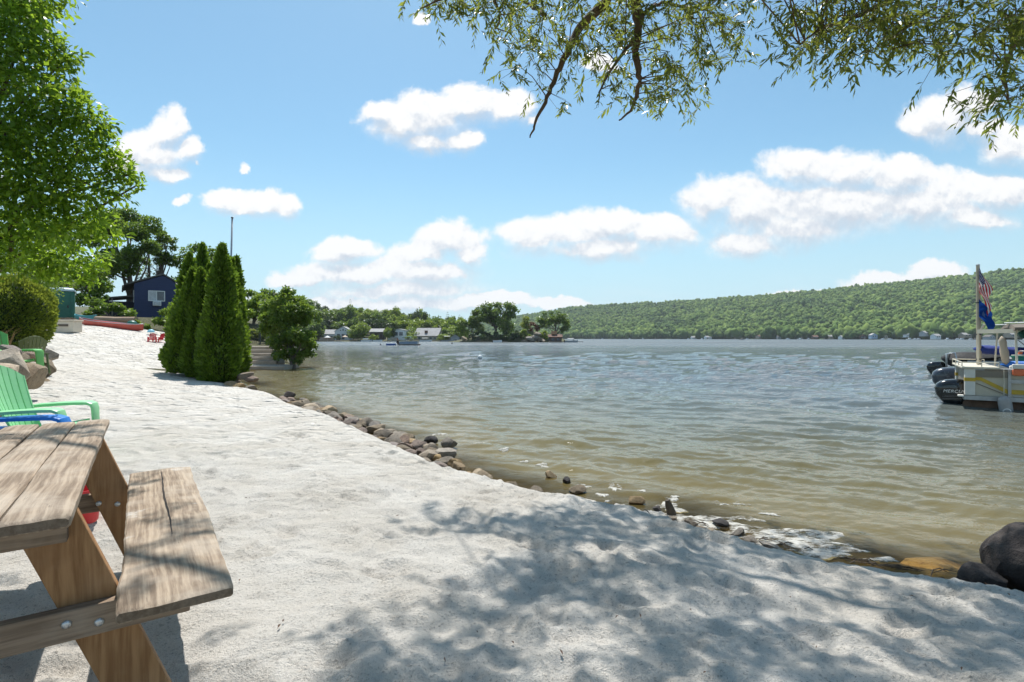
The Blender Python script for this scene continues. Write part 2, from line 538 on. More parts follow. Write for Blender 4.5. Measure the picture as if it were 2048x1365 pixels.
f0 = field(uv)
puff = t.noise(uv, 26, 8, .62)
fine = t.noise(uv, 10, 10, .66, .4)
dens = t.math('ADD', f0, t.math('MULTIPLY', t.math('SUBTRACT', fine, .5), 1.45))
# thickness above a point, seen towards the sun: shades the bases
f1 = field(t.vec('ADD', uv, (-.004, .022, 0)))
pf1 = t.noise(t.vec('ADD', uv, (-.003, .012, 0)), 26, 8, .62)
wdt = t.maprange(t.math('SUBTRACT', f1, f0), -.25, .25, .42, 1.2)
mask = t.n('ShaderNodeMapRange', {0: dens, 1: .0, 2: wdt, 3: 0.0, 4: 1.0}, interpolation_type='SMOOTHSTEP').outputs[0]
sh = t.math('ADD', t.math('MULTIPLY', t.math('SUBTRACT', f1, f0), 1.15), t.math('MULTIPLY', t.math('SUBTRACT', pf1, puff), 2.0))
sh = t.math('ADD', sh, t.math('MULTIPLY', t.math('MINIMUM', f0, 1.0), .27))
ccol = t.ramp(t.maprange(sh, -.28, .75, 0, 1, False), [(.0, (7.6, 7.6, 7.6)), (.26, (7.2, 7.25, 7.3)), (.48, (6.1, 6.35, 6.7)), (.9, (4.7, 5.2, 5.85))])
front = t.maprange(sx.outputs['Y'], .05, .3)
mask = t.math('MULTIPLY', mask, front)
mask = t.math('MULTIPLY', mask, t.maprange(sx.outputs['Z'], -.002, .004))
# thin veil of far cumulus low over the horizon
low = t.maprange(sx.outputs['Z'], .13, .0)
veil = t.math('MULTIPLY', low, t.maprange(t.noise(t.vec('MULTIPLY', uv, (3, 16, 1)), 2.2, 6, .6), .38, .75, 0, .55))
skyc = t.mix(1.0, sky.outputs[0], (.88, 1.15, 1.08), 'MULTIPLY')
skyc = t.mix(t.maprange(sx.outputs['Z'], .34, .0, 0, .85), skyc, (4.2, 5.9, 6.85))
skyc = t.mix(veil, skyc, (6.3, 6.7, 7.1))
# scattered clouds behind and beside the viewer
nb = t.noise(t.vec('MULTIPLY', dirv, (1, 1, 2.5)), 3.2, 8, .6)
back = t.math('MULTIPLY', t.maprange(nb, .56, .66), t.math('SUBTRACT', 1.0, front))
skyc = t.mix(back, skyc, (6.8, 6.9, 7.0))
wcol = t.mix(mask, skyc, ccol)
bg = t.n('ShaderNodeBackground', {'Color': wcol, 'Strength': .1})
ow = t.n('ShaderNodeOutputWorld'); W.node_tree.links.new(bg.outputs[0], ow.inputs[0])

# ------------------------------------------------------------------ ground and lake
SHORE = [(200, -60), (60, -14), (20, .3), (9, 1.6), (5, 2.55), (3.6, 3.35), (3.05, 3.72), (2.42, 4.0), (1.80, 4.52), (.86, 5.12), (.33, 5.46), (-.3, 5.98), (-1.25, 7.4), (-2.8, 9.6), (-4.2, 11.3), (-5.75, 13.7), (-6.95, 14.6),
         (-7.6, 15.0), (-8.0, 15.9), (-8.8, 17.6), (-9.4, 18.8), (-12, 22), (-13.6, 25.5), (-14.2, 27.7), (-11.7, 28.0), (-11.4, 29.3), (-13.0, 31), (-17.4, 40), (-27.5, 62), (-49, 110), (-80, 180), (-112, 262), (-190, 420)]
LANDPOLY = SHORE + [(-4000, 420), (-4000, -3000), (200, -3000)]


def shore_dist(X, Y):
    d = np.full(X.shape, 1e9)
    for (x0, y0), (x1, y1) in zip(SHORE[:-1], SHORE[1:]):
        dx, dy = x1 - x0, y1 - y0
        s = np.clip(((X - x0) * dx + (Y - y0) * dy) / (dx * dx + dy * dy), 0, 1)
        d = np.minimum(d, np.hypot(X - x0 - s * dx, Y - y0 - s * dy))
    ins = np.zeros(X.shape, bool); n = len(LANDPOLY)
    for i in range(n):
        x0, y0 = LANDPOLY[i]; x1, y1 = LANDPOLY[(i + 1) % n]
        if y0 == y1: continue
        c = ((y0 > Y) != (y1 > Y)) & (X < (x1 - x0) * (Y - y0) / (y1 - y0) + x0)
        ins ^= c
    return np.where(ins, d, -d)


CTRL = np.array([(-2, 2, 0), (-2.5, 3, 0), (0, 2, -.01), (2, 1.5, -.06), (-4.25, 5.5, .03), (-6, 7, .08), (-3, 7, -.03), (-5, 10, -.06), (-1, 1, 0), (5, 0, -.08), (0, -3, .1), (-6, 0, .12), (-8, 4, .2),
                 (-8.9, 9.8, .12), (-10.7, 12.5, .2), (-8, 13, -.02), (-9.3, 16.2, -.10), (-10, 17.5, -.05), (-14.9, 19, .42), (-18, 21, .94), (-15.2, 22, .66), (-24.9, 28, 1.97), (-21.6, 29, 1.80), (-18.4, 27, 1.40), (-16.2, 25, .86),
                 (-25, 40, 2.5), (-20, 45, 2.2), (-30, 30, 2.3), (-35, 50, 3), (-17.4, 36, .75), (-15.5, 33, .55), (-12.5, 31, .3), (-12.2, 15, .3), (-14, 13, .6), (-14, 8, .6), (-20, 15, 1.0), (-20, 5, 1.2), (8, -4, 0), (-25, 60, 2.2), (-40, 70, 4), (-13, 21, .05), (-3, 9.5, -.12), (-1.4, 7.2, -.14), (1, 4.5, -.16), (2.3, 3.3, -.2), (4, 2, -.15), (-6, 13, -.12)], float)


def tps_fit(C):
    n = len(C); r = np.hypot(C[:, None, 0] - C[None, :, 0], C[:, None, 1] - C[None, :, 1])
    K = np.where(r > 0, r * r * np.log(np.maximum(r, 1e-9)), 0) + np.eye(n) * .6
    Pm = np.c_[np.ones(n), C[:, :2]]
    A = np.zeros((n + 3, n + 3)); A[:n, :n] = K; A[:n, n:] = Pm; A[n:, :n] = Pm.T
    return np.linalg.solve(A, np.r_[C[:, 2], 0, 0, 0])


TPSW = tps_fit(CTRL)


def land_z(X, Y):
    X = np.clip(X, -40, 10); Y = np.clip(Y, -5, 66)
    z = TPSW[-3] + TPSW[-2] * X + TPSW[-1] * Y
    for (cx, cy, _), w in zip(CTRL, TPSW):
        r2 = (X - cx) ** 2 + (Y - cy) ** 2
        z = z + w * .5 * r2 * np.log(np.maximum(r2, 1e-12))
    return z


def ground_z(X, Y):
    d = shore_dist(X, Y)
    zl = np.maximum(land_z(X, Y), WZ + .08)
    w = np.where(X > 1.2, 1.0, .8)
    up = WZ - .02 + (zl - WZ + .02) * sstep(0, 1, d / w)
    dn = np.maximum(WZ - .02 + .22 * d, -3.0)
    z = np.where(d > 0, up, dn)
    pit = sstep(-19.0, -18.3, X) * sstep(-11.6, -12.2, X) * sstep(27.2, 27.5, Y) * sstep(31.9, 31.6, Y)
    return z + (np.minimum(z, -.75) - z) * pit, d


def gz(x, y):
    z, d = ground_z(np.array([float(x)]), np.array([float(y)]))
    return float(z[0])


def on_ground(px, py, Y0=None):
    """where the sight line through a photo pixel meets the ground"""
    Y = np.exp(np.linspace(math.log(1.2), math.log(90), 1500))
    X = (px - 1024) / F * Y; Z = CAMZ + (HOR - py) / F * Y
    z, _ = ground_z(X, Y)
    h = Z - np.maximum(z, WZ)
    i = np.argmax(h < 0)
    return Vector((X[i], Y[i], max(z[i], WZ)))


def graded(a, b, h, lo, hi, gr):
    xs = list(np.arange(a, b, h)); s = h; x = xs[-1]
    while x < hi: s *= gr; x += s; xs.append(x)
    s = h; x = a
    while x > lo: s *= gr; x -= s; xs.insert(0, x)
    return np.array(xs)


gx = graded(-3.2, 3.8, .018, -3600, 3600, 1.032)
gy = graded(1.55, 6.2, .017, -500, 3600, 1.032)
GX, GY = np.meshgrid(gx, gy)
GZ, GD = ground_z(GX, GY)
# trampled sand
beach = sstep(.12, .8, GD)
near = np.exp(-(np.maximum(GY - 7, 0) / 14) ** 2) * np.exp(-(np.maximum(np.abs(GX + 2) - 6, 0) / 12) ** 2)
rel = .040 * fbm(GX / 1.25, GY / 1.05, 3, 3) + .027 * fbm(GX / .40, GY / .34, 9, 3) + .010 * fbm(GX / .10, GY / .10, 21, 2)
crumb = sstep(-.05, .35, fbm(GX / .9, GY / .8, 61, 3))
rel = rel + .024 * crumb * np.abs(fbm(GX / .075, GY / .07, 41, 2)) - .012 * crumb * sstep(.15, .45, fbm(GX / .13, GY / .11, 51, 2))
rr = random.Random(5)
dent = np.zeros_like(GZ)
for i in range(620):
    cx = rr.uniform(-3.4, 5.0); cy = 1.5 + 9.5 * rr.random() ** 1.5
    a = rr.gauss(-.6, .6); L = rr.uniform(.10, .17); Wd = rr.uniform(.05, .075); dp = rr.uniform(.010, .027)
    i0, i1 = np.searchsorted(gy, [cy - .5, cy + .5]); j0, j1 = np.searchsorted(gx, [cx - .5, cx + .5])
    if i1 <= i0 or j1 <= j0: continue
    x = GX[i0:i1, j0:j1] - cx; y = GY[i0:i1, j0:j1] - cy
    u = (x * math.cos(a) + y * math.sin(a)) / L; v = (-x * math.sin(a) + y * math.cos(a)) / Wd
    r = np.sqrt(u * u + v * v)
    dent[i0:i1, j0:j1] += -dp * sstep(1.25, .55, r) + dp * .55 * np.exp(-((r - 1.45) / .3) ** 2) * (u > -.2)
GZ = GZ + (rel + dent) * near * (.25 + .75 * beach) * sstep(-.3, .35, GD)
GZ = GZ + .05 * fbm(GX / 3, GY / 3, 5, 3) * sstep(8, 20, GY) * (GD > 0)
gm, used = grid_mesh('ground', GX, GY, GZ)
# where sand gives way to soil and grass: behind the stone terrace, beyond the crest, round the steps
soil = np.maximum(sstep(0, .9, (-GX - 10.2) - np.maximum(0, GY - 11) * .95 - np.maximum(0, 11 - GY) * -.75) * sstep(19, 14, GY), sstep(29.3, 31, GY - .12 * (GX + 20)))
soil = np.maximum(soil, sstep(17.3, 18.4, GY) * sstep(-13.6, -12.0, GX))
fattr(gm, 'soil', soil)
m, t, out = newmat('sand')
tc = t.n('ShaderNodeTexCoord').outputs['Object']
sp_ = t.n('ShaderNodeSeparateXYZ', {0: tc}); pz = sp_.outputs['Z']; tcy = sp_.outputs['Y']
n1 = t.noise(tc, 1.3, 5, .6); n2 = t.noise(tc, 9, 5, .7); n3 = t.noise(tc, 70, 4, .7); n4 = t.noise(tc, 330, 2, .6)
col = t.mix(t.maprange(n1, .3, .7), (.68, .62, .535), (.79, .74, .665))
col = t.mix(t.math('MULTIPLY', t.maprange(n2, .55, .75), .35), col, (.51, .45, .375))
col = t.mix(t.math('MULTIPLY', t.maprange(n3, .55, .66), .62), col, (.25, .225, .19))
col = t.mix(t.math('MULTIPLY', t.maprange(n4, .58, .70), .7), col, (.22, .20, .18))
wet = t.maprange(t.math('ADD', pz, t.math('MULTIPLY', t.math('SUBTRACT', n2, .5), .09)), WZ + .13, WZ + .05)
col = t.mix(wet, col, t.mix(n2, (.10, .075, .045), (.20, .15, .09)))
grass = t.mix(t.maprange(n2, .35, .65), (.05, .07, .02), (.16, .13, .08))
so_ = t.n('ShaderNodeAttribute', attribute_name='soil').outputs['Fac']
col = t.mix(t.maprange(t.math('ADD', so_, t.math('MULTIPLY', t.math('SUBTRACT', n2, .5), .5)), .4, .6), col, grass)
vo = t.n('ShaderNodeTexVoronoi', {'Vector': t.vec('ADD', t.vec('MULTIPLY', tc, (1, 1.25, 1)), t.vec('SCALE', t.n('ShaderNodeTexNoise', {'Vector': tc, 'Scale': 2.3, 'Detail': 2.0}).outputs['Color'], .55)), 'Scale': 3.1, 'Smoothness': .35}, feature='SMOOTH_F1').outputs['Distance']
vo2 = t.n('ShaderNodeTexVoronoi', {'Vector': t.vec('MULTIPLY', tc, (1.3, 1, 1)), 'Scale': 7.5, 'Smoothness': .3}, feature='SMOOTH_F1').outputs['Distance']
hol = t.math('ADD', t.math('MULTIPLY', t.maprange(vo, .05, .55), 1.6), t.math('MULTIPLY', t.maprange(vo2, .05, .5), .55))
hh = t.math('ADD', t.math('ADD', t.math('MULTIPLY', n2, 1.0), t.math('MULTIPLY', hol, t.maprange(tcy, 4, 11, .35, 2.3))), t.math('ADD', t.math('MULTIPLY', n3, .65), t.math('MULTIPLY', n4, .28)))
p = t.n('ShaderNodeBsdfPrincipled', {'Base Color': col, 'Roughness': .9, 'Specular IOR Level': .2, 'Normal': t.bump(hh, .85, .05)})
t.t.links.new(t.maprange(wet, 0, 1, .92, .3, False), p.inputs['Roughness'])
t.t.links.new(p.outputs[0], out.inputs[0])
tag(link('ground', gm, m, smooth=True), kind='structure')

# water: one sheet, waves modelled where they can be made out, ripples in the surface farther off
yy_ = [1.4]
while yy_[-1] < 3800: yy_.append(yy_[-1] + max(.022, yy_[-1] ** 2 / 1750 if yy_[-1] < 60 else yy_[-1] * .05))
WROWS = wy = np.array(yy_); wu = np.linspace(-1.7, 1.7, 1000)
U, WY = np.meshgrid(wu, wy); WX = U * WY
_, WD = ground_z(WX, WY)
rw = np.random.default_rng(4)
H = np.zeros_like(WX)
spx = np.maximum(WY * .0034, 1e-3); spy = np.maximum(.022, WY ** 2 / 1750)
gust = .75 + .55 * fbm(WX / 9, WY / 9, 77, 2)
for i in range(150):
    lam = .15 * (8.0 / .15) ** rw.random()
    th = rw.normal() * .62 - 2.05      # heading: across the lake towards the beach
    kx, ky = math.cos(th) * 2 * PI / lam, math.sin(th) * 2 * PI / lam
    a = .0036 * lam * lam ** -.18 * (0.5 + rw.random()) * (1.35 if .15 < lam < 1.0 else 1) 
    if lam > 1.5: a = a * (.30 + .85 * sstep(4, 18, -WD))
    lx = lam / max(abs(math.cos(th)), .05); ly = lam / max(abs(math.sin(th)), .05)
    fade = sstep(2.2, 4, lx / spx) * sstep(2.2, 4, ly / spy)
    ph = kx * WX + ky * WY + rw.random() * 6.28 + 1.3 * perlin(WX / (lam * 5), WY / (lam * 5), i)
    s = np.sin(ph)
    H += a * fade * (s + .28 * np.cos(2 * ph))
H *= gust * (.35 + .65 * sstep(0, -2.0, WD))
keep = WD < .5
wm, used = grid_mesh('water', WX, WY, WZ + H, keep)
fattr(wm, 'deep', np.clip(-WD.ravel()[used], -1, 60))
m, t, out = newmat('water')
tc = t.n('ShaderNodeTexCoord').outputs['Object']
dp = t.n('ShaderNodeAttribute', attribute_name='deep').outputs['Fac']
nn = t.noise(tc, .5, 4, .6)
dd = t.math('ADD', dp, t.math('MULTIPLY', t.math('SUBTRACT', nn, .5), 2.0))
col = t.ramp(t.maprange(dd, 0, 14, 0, 1, False), [(0, (.20, .150, .056)), (.16, (.145, .120, .052)), (.45, (.105, .105, .070)), (1, (.098, .118, .124))])  # murky body colour; the pale far end also carries painted sky sheen
yd = t.n('ShaderNodeSeparateXYZ', {0: tc}).outputs['Y']
far = t.maprange(yd, 6, 45)
b1 = t.noise(t.vec('MULTIPLY', tc, (1.0, 1.7, 1)), 3.0, 4, .6); b2 = t.noise(t.vec('MULTIPLY', tc, (.8, 1.5, 1)), .75, 3, .6)
b3 = t.noise(t.vec('MULTIPLY', tc, (1, 1.5, 1)), 13, 2, .5)
hgt = t.math('ADD', t.math('MULTIPLY', t.math('MULTIPLY', b1, far), .26), t.math('MULTIPLY', t.math('MULTIPLY', b2, far), .62))
hgt = t.math('ADD', hgt, t.math('MULTIPLY', b3, .0055))
rgh = t.math('ADD', t.maprange(yd, 20, 200, .03, .28), t.math('MULTIPLY', t.maprange(t.noise(t.vec('MULTIPLY', tc, (.012, .05, 1)), 1.0, 5, .6), .35, .65, 0, .16), t.maprange(yd, 30, 120)))
p = t.n('ShaderNodeBsdfPrincipled', {'Base Color': col, 'Roughness': rgh, 'IOR': 1.333, 'Normal': t.bump(hgt, 1.0, 1.0)})
tr = t.n('ShaderNodeBsdfTransparent', {'Color': (.95, .85, .60, 1)})
edge = t.maprange(dd, -.15, 1.15, .12, 1)
mx = t.n('ShaderNodeMixShader', {0: edge, 1: tr.outputs[0], 2: p.outputs[0]})
t.t.links.new(mx.outputs[0], out.inputs[0])
tag(link('water', wm, m, smooth=True), kind='structure')
# ------------------------------------------------------------------ picnic table
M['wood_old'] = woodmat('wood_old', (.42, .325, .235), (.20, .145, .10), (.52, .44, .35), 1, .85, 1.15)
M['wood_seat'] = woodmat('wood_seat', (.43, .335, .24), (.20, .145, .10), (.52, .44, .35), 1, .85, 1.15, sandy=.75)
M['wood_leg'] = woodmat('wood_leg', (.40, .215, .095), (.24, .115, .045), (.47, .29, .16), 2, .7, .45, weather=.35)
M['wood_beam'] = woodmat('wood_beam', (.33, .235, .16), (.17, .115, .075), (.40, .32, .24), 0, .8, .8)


def plank(mb, x0, x1, y0, y1, z0, z1, seed, nseg=40, cut=.0, wob=.004):
    """board with uneven edges, rounded worn arrises and a slightly bowed face"""
    r = np.random.default_rng(seed)
    ys = np.linspace(y0, y1, nseg)
    wl = np.convolve(r.normal(size=nseg + 8), np.ones(9) / 9, 'valid') * wob * 2
    wr = np.convolve(r.normal(size=nseg + 8), np.ones(9) / 9, 'valid') * wob * 2
    zt = np.convolve(r.normal(size=nseg + 8), np.ones(9) / 9, 'valid') * .003
    rings = []
    b = .006
    for i, y in enumerate(ys):
        e = 0
        if i == 0 or i == nseg - 1: e = .010
        if i == 1: y = y0 + .008
        if i == nseg - 2: y = y1 - .008
        a, c = x0 + wl[i] + e * .3, x1 + wr[i] - e * .3
        lo, hi = z0 + e * .5, z1 + zt[i] - e * .6
        n = 7
        top = []
        for k in range(n):
            s = k / (n - 1)
            xx = a + b + (c - a - 2 * b) * s
            yy = y - cut * math.sin(s * PI) * (1 if i < nseg / 2 else -1) * (abs(i - nseg / 2) / (nseg / 2)) ** 6
            top.append((xx, yy, hi - .0035 * (2 * s - 1) ** 2 + .0012 * math.sin(9 * s + seed)))
        ring = [(a, top[0][1], lo + b), (a, top[0][1], hi - b - .003)] + top + [(c, top[-1][1], hi - b - .003), (c, top[-1][1], lo + b), (c - b, top[-1][1], lo), (a + b, top[0][1], lo)]
        rings.append(ring)
    mb.loft(rings)


TAB = thing('picnic_table', 'weathered wooden picnic table with attached bench seat and tan legs on the white sand', 'picnic table', (-1.575 * .5 - 1.2137, 1.9607, -.012), math.atan2(.575, .818))
# local frame: x across, y along (away from the viewer), origin at v=-.517, u=2.76
TAB.location = (-.575 * 2.76 + .818 * -.517, .818 * 2.76 + .575 * -.517, -.005)
mb = MB()
for i in range(5):
    plank(mb, -.362 + i * .1457, -.362 + i * .1457 + .1400, -.99 + (.006, .0, .012, .002, .006)[i], .985 - (.02, .03, .01, .022, .0)[i], .712, .75, 3 + i, cut=.006, wob=.003)
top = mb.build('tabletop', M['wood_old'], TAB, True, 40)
for s in (-1, 1):
    mb = MB()
    if s > 0:
        plank(mb, .457, .742, -.985, .80, .427, .467, 21, nseg=50, cut=.016, wob=.005)
    else:
        plank(mb, -.742, -.457, -.985, .80, .427, .467, 22, nseg=50, cut=.01)
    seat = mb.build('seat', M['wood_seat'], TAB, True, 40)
    if s > 0:   # the long split down the middle of the board
        mc = MB(); pts = []
        for k in range(26):
            y = -.42 + k * 1.16 / 25; wd = .0008 + .0026 * math.sin(PI * k / 25) ** .8
            pts.append((.606 + .003 * math.sin(k * .35) + .0008 * math.sin(k * 1.9) - .010 * k / 25, y, wd))
        vs = []; fs = []
        for x, y, wd in pts: vs += [(x - wd, y, .4712), (x + wd, y, .4712)]
        for k in range(25): fs.append((2 * k, 2 * k + 1, 2 * k + 3, 2 * k + 2))
        mc.add(vs, fs); mc.build('crack', simple('crack', (.02, .014, .01), .95), seat)
for yl, side in ((-.76, -1), (.54, 1)):
    for s in (-1, 1):
        # leaning board: outer edge v=.106-.386z (table frame: +.517)
        def ex(z): return (.628 - .386 * z) * s
        w = .152 * s
        z0, z1 = .0, .71
        mb = MB(); ya, yb = (yl, yl + .04) if side < 0 else (yl, yl + .04)
        mb.prism([(ex(z0 - .03), z0 - .03), (ex(z1), z1), (ex(z1) - w, z1), (ex(z0 - .03) - w, z0 - .03)], ya, yb, 'y')
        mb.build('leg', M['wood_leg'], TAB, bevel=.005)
    mb = MB(); yb = yl - .042 if side < 0 else yl + .042
    mb.box((-.64, yb, .336), (.64, yb + .04, .426))
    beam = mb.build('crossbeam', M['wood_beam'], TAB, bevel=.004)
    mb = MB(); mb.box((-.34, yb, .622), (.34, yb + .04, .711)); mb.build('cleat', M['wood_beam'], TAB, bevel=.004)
    for s in (-1, 1):
        for bx, bz in ((.338, .388), (.412, .372)):
            ym, d = (yb, -1) if side < 0 else (yl, -1)
            mb = MB(); n = 14
            rings = [[(s * bx + r * math.cos(2 * PI * k / n), ym + d * h, bz + r * math.sin(2 * PI * k / n)) for k in range(n)] for r, h in ((.0125, -.004), (.0125, .001), (.0105, .0045), (.006, .0065))]
            mb.loft(rings); mb.build('bolt', M['galv'], beam, True, 50)


# ------------------------------------------------------------------ chairs
def plastic(name, col):
    return simple(name, col, .42, .07, 4, .08, 60, spec=.45)


def adirondack(mat, label, loc, rz, tilt=0.0, group='plastic garden chairs'):
    """moulded chair, +y is the front"""
    t_ = thing('adirondack_chair', label, 'chair', loc, rz, group)
    if tilt: t_.rotation_euler.x = tilt
    # back: seven curved staves rising from the seat and fanning out under an arched top
    def bp(s, h):
        x = s * (.205 + .075 * h); y = -.24 - .27 * h - .02 * math.sin(h * PI) + .10 * (s * s) ; z = .25 + h * (.70 - .13 * s * s)
        return Vector((x, y, z))
    mb = MB(); n = 7
    for k in range(n):
        a, b = -1 + 2 * k / n + .026, -1 + 2 * (k + 1) / n - .026
        vs = []; fs = []; R = 9
        for i in range(R):
            h = i / (R - 1)
            for s in (a, b):
                p_ = bp(s, h); vs += [p_, p_ + Vector((0, -.017, -.008))]
        for i in range(R - 1):
            o = 4 * i
            fs += [(o, o + 2, o + 6, o + 4), (o + 1, o + 5, o + 7, o + 3), (o, o + 4, o + 5, o + 1), (o + 2, o + 3, o + 7, o + 6)]
        o = 4 * (R - 1); fs += [(0, 1, 3, 2), (o, o + 2, o + 3, o + 1)]
        mb.add(vs, fs)
    for h in (.03, .93):     # web that ties the staves at the foot and top
        m2 = []
        for j in range(15):
            s = -1 + 2 * j / 14
            p0, p1 = bp(s, h - .045), bp(s, min(h + .062, 1.0))
            m2.append([p0 + Vector((0, -.004, 0)), p1 + Vector((0, -.004, 0)), p1 + Vector((0, -.013, 0)), p0 + Vector((0, -.013, 0))])
        mb.loft(m2)
    for s in (-1, 1):        # rolled rim
        mb.tube([bp(s, i / 8) + Vector((0, -.010, 0)) for i in range(9)], .014, 7)
    mb.build('backrest', mat, t_, True, 45)
    mb = MB()
    for k in range(6):       # seat slats
        y0 = -.27 + k * .108; z0 = .255 + (y0 + .27) * .17
        dz = .015 if k < 5 else -.01
        rings = []
        for j in range(9):
            s = -1 + j / 4; x = .245 * s; sag = -.018 * (1 - s * s)
            rings.append([(x, y0, z0 + sag), (x, y0 + .096, z0 + sag + dz), (x, y0 + .096, z0 + sag + dz - .02), (x, y0, z0 + sag - .02)])
        mb.loft(rings)
    for s in (-1, 1): mb.bar((s * .238, -.27, .235), (s * .238, .37, .335), .03, .045)
    mb.build('seat', mat, t_, True, 40)
    for s in (-1, 1):
        mb = MB(); rings = []   # arm sweeping into the front leg
        path = [(-.30, .505, .05), (-.18, .512, .055), (0, .52, .065), (.2, .525, .072), (.33, .523, .072), (.385, .505, .07), (.405, .46, .066), (.41, .36, .06), (.425, .2, .058), (.455, .0, .056)]
        for i, (y, z, w) in enumerate(path):
            y0, z0, _ = path[max(i - 1, 0)]; y1, z1, _ = path[min(i + 1, len(path) - 1)]
            d = Vector((0, y1 - y0, z1 - z0)).normalized(); nn = Vector((0, -d.z, d.y)); c = Vector((s * .315, y, z))
            X = Vector((1, 0, 0))
            rings.append([c - X * w + nn * .006, c - X * w * .8 + nn * .013, c + X * w * .8 + nn * .013, c + X * w + nn * .006, c + X * w - nn * .022, c + X * (w - .012) - nn * .022, c + X * (w - .014) - nn * .004, c - X * (w - .014) - nn * .004, c - X * (w - .012) - nn * .022, c - X * w - nn * .022])
        mb.loft(rings)
        mb.build('armrest', mat, t_, True, 40)
        mb = MB(); mb.tube([(s * .30, -.34, .50), (s * .29, -.40, .28), (s * .29, -.50, 0)], [.022, .026, .022], 8)
        mb.bar((s * .29, -.42, .245), (s * .26, -.10, .245), .03, .05)
        mb.build('leg', mat, t_, True, 40)
    return t_


g_light = plastic('plastic_green', (.30, .66, .33)); g_lime = plastic('plastic_lime', (.16, .46, .12)); g_olive = plastic('plastic_olive', (.12, .145, .05)); p_blue = plastic('plastic_blue', (.02, .19, .60)); p_red = plastic('plastic_red', (.62, .03, .035))
adirondack(g_light, 'light green plastic adirondack chair facing the lake beside the blue chair and picnic table', (-4.53, 5.08, gz(-4.53, 5.08)), math.radians(-76)).scale = (.93, .74, .95)
adirondack(p_blue, 'bright blue plastic adirondack chair behind the far end of the picnic table', (-4.30, 4.28, gz(-4.34, 4.28) - .06), math.radians(-80))
adirondack(g_lime, 'grass green plastic chair up on the stone terrace at the left edge', (-9.42, 9.75, .46), math.radians(-105))
adirondack(g_olive, 'olive green slatted chair seen from behind on the stone terrace under the yew', (-11.0, 11.9, .38), math.radians(62), -.05).scale = (.88, .88, .9)
for (x, y), rz, lab in (((on_ground(305, 685).x, on_ground(305, 685).y), -150, 'red plastic chair near the beach crest, left of the red pair'), ((on_ground(319, 685).x, on_ground(319, 685).y), 170, 'red plastic chair near the beach crest, right of the red pair')):
    c = adirondack(p_red, lab, (x, y, gz(x, y)), math.radians(rz)); c.scale = (.5, .5, .45)

# red bucket below the table
b = on_ground(165, 1046)
t_ = thing('bucket', 'red plastic sand bucket with wire handle seen through the picnic table legs', 'bucket', b)
mb = MB(); mb.lathe([(.075, 0), (.082, .01), (.105, .20), (.115, .205), (.115, .225), (.108, .225), (.098, .20), (.076, .015), (.0, .012)], cap=False, n=28)
mb.build('pail', p_red, t_, True, 40)
mb = MB(); mb.tube([(.108 * math.cos(a), .02 - .05 * math.sin(a), .19 - .13 * math.sin(a)) for a in np.linspace(0, PI, 14)], .003, 6); mb.tube([(-.02, -.03, .058), (.02, -.03, .058)], .007, 8)
mb.build('handle', M['galv'], t_, True)
t_ = thing('bucket', 'second red sand bucket standing just behind the first under the table', 'bucket', (b.x - .17, b.y + .12, b.z))
mb = MB(); mb.lathe([(.075, 0), (.082, .01), (.105, .22), (.115, .225), (.115, .245), (.108, .245), (.098, .22), (.076, .015), (.0, .012)], cap=False, n=28); mb.build('pail', p_red, t_, True, 40)

# ------------------------------------------------------------------ stones
ROCKS = [rock_mesh('stone', 10 + i, 3, 10 + i % 4, .06, (1, .8 + .05 * (i % 4), .62 + .05 * (i % 3))) for i in range(9)] + [rock_mesh('stone', 31 + i, 4, 4, .09, (1, .9, .82)) for i in range(2)]


def rock(mat, label, loc, size, rz=0, rx=0, ry=0, group=None, name='stone', cat='stone', var=0):
    me = ROCKS[var % 11].copy() if False else ROCKS[var % 11]
    key = (var % 11, mat.name)
    if key not in RC:
        RC[key] = me.copy(); RC[key].materials.append(mat)
    o = bpy.data.objects.new(name, RC[key]); COL.objects.link(o)
    o.location = loc; o.rotation_euler = (rx, ry, rz); o.scale = size if isinstance(size, (tuple, list)) else (size,) * 3
    return tag(o, label, cat, group)


RC = {}
rr = random.Random(12)
# low row of stones holding the sand along the waterline
def along(poly, s):
    for (x0, y0), (x1, y1) in zip(poly[:-1], poly[1:]):
        L = math.hypot(x1 - x0, y1 - y0)
        if s <= L: return Vector((x0 + (x1 - x0) * s / L, y0 + (y1 - y0) * s / L)), Vector((-(y1 - y0), x1 - x0)).normalized()
        s -= L
    return None, None


ROW = [(x, y) for x, y in SHORE[9:16]]
s = 0.0; k = 0
while True:
    p_, n_ = along(ROW, s)
    if p_ is None: break
    far = max(0, min(1, (p_.y - 5) / 5))
    sz = rr.uniform(.08, .145) * (.8 + .5 * far)
    for row in range(3 if far > .4 else 2):
        if row and rr.random() < (.25 if far > .2 else .6): continue
        if not row and far < .05 and rr.random() < .35: continue
        q = p_ + n_ * (.22 - row * .17 + rr.uniform(-.06, .06)); ss = sz * rr.uniform(.75, 1.3)
        rock(M[rr.choice(['rock', 'rock', 'rock_tan', 'rock_red'])], 'brown angular stone in the low row between the white sand and the water', (q.x + rr.uniform(-.05, .05), q.y + rr.uniform(-.05, .05), max(WZ + .02, gz(q.x, q.y) - .02) + ss * (.25 if row else .05)), (ss * rr.uniform(1, 1.5), ss, ss * rr.uniform(.8, 1.1)), rr.uniform(0, 6.28), rr.uniform(-.35, .35), rr.uniform(-.35, .35), 'stones in the row along the waterline', var=k)
        k += 1
    s += sz * rr.uniform(1.2, 1.75) * (1 if far > .05 else 1.5)
ROW2 = [(x, y) for x, y in SHORE[6:11]][::-1]
s = 0.05; k2 = 0
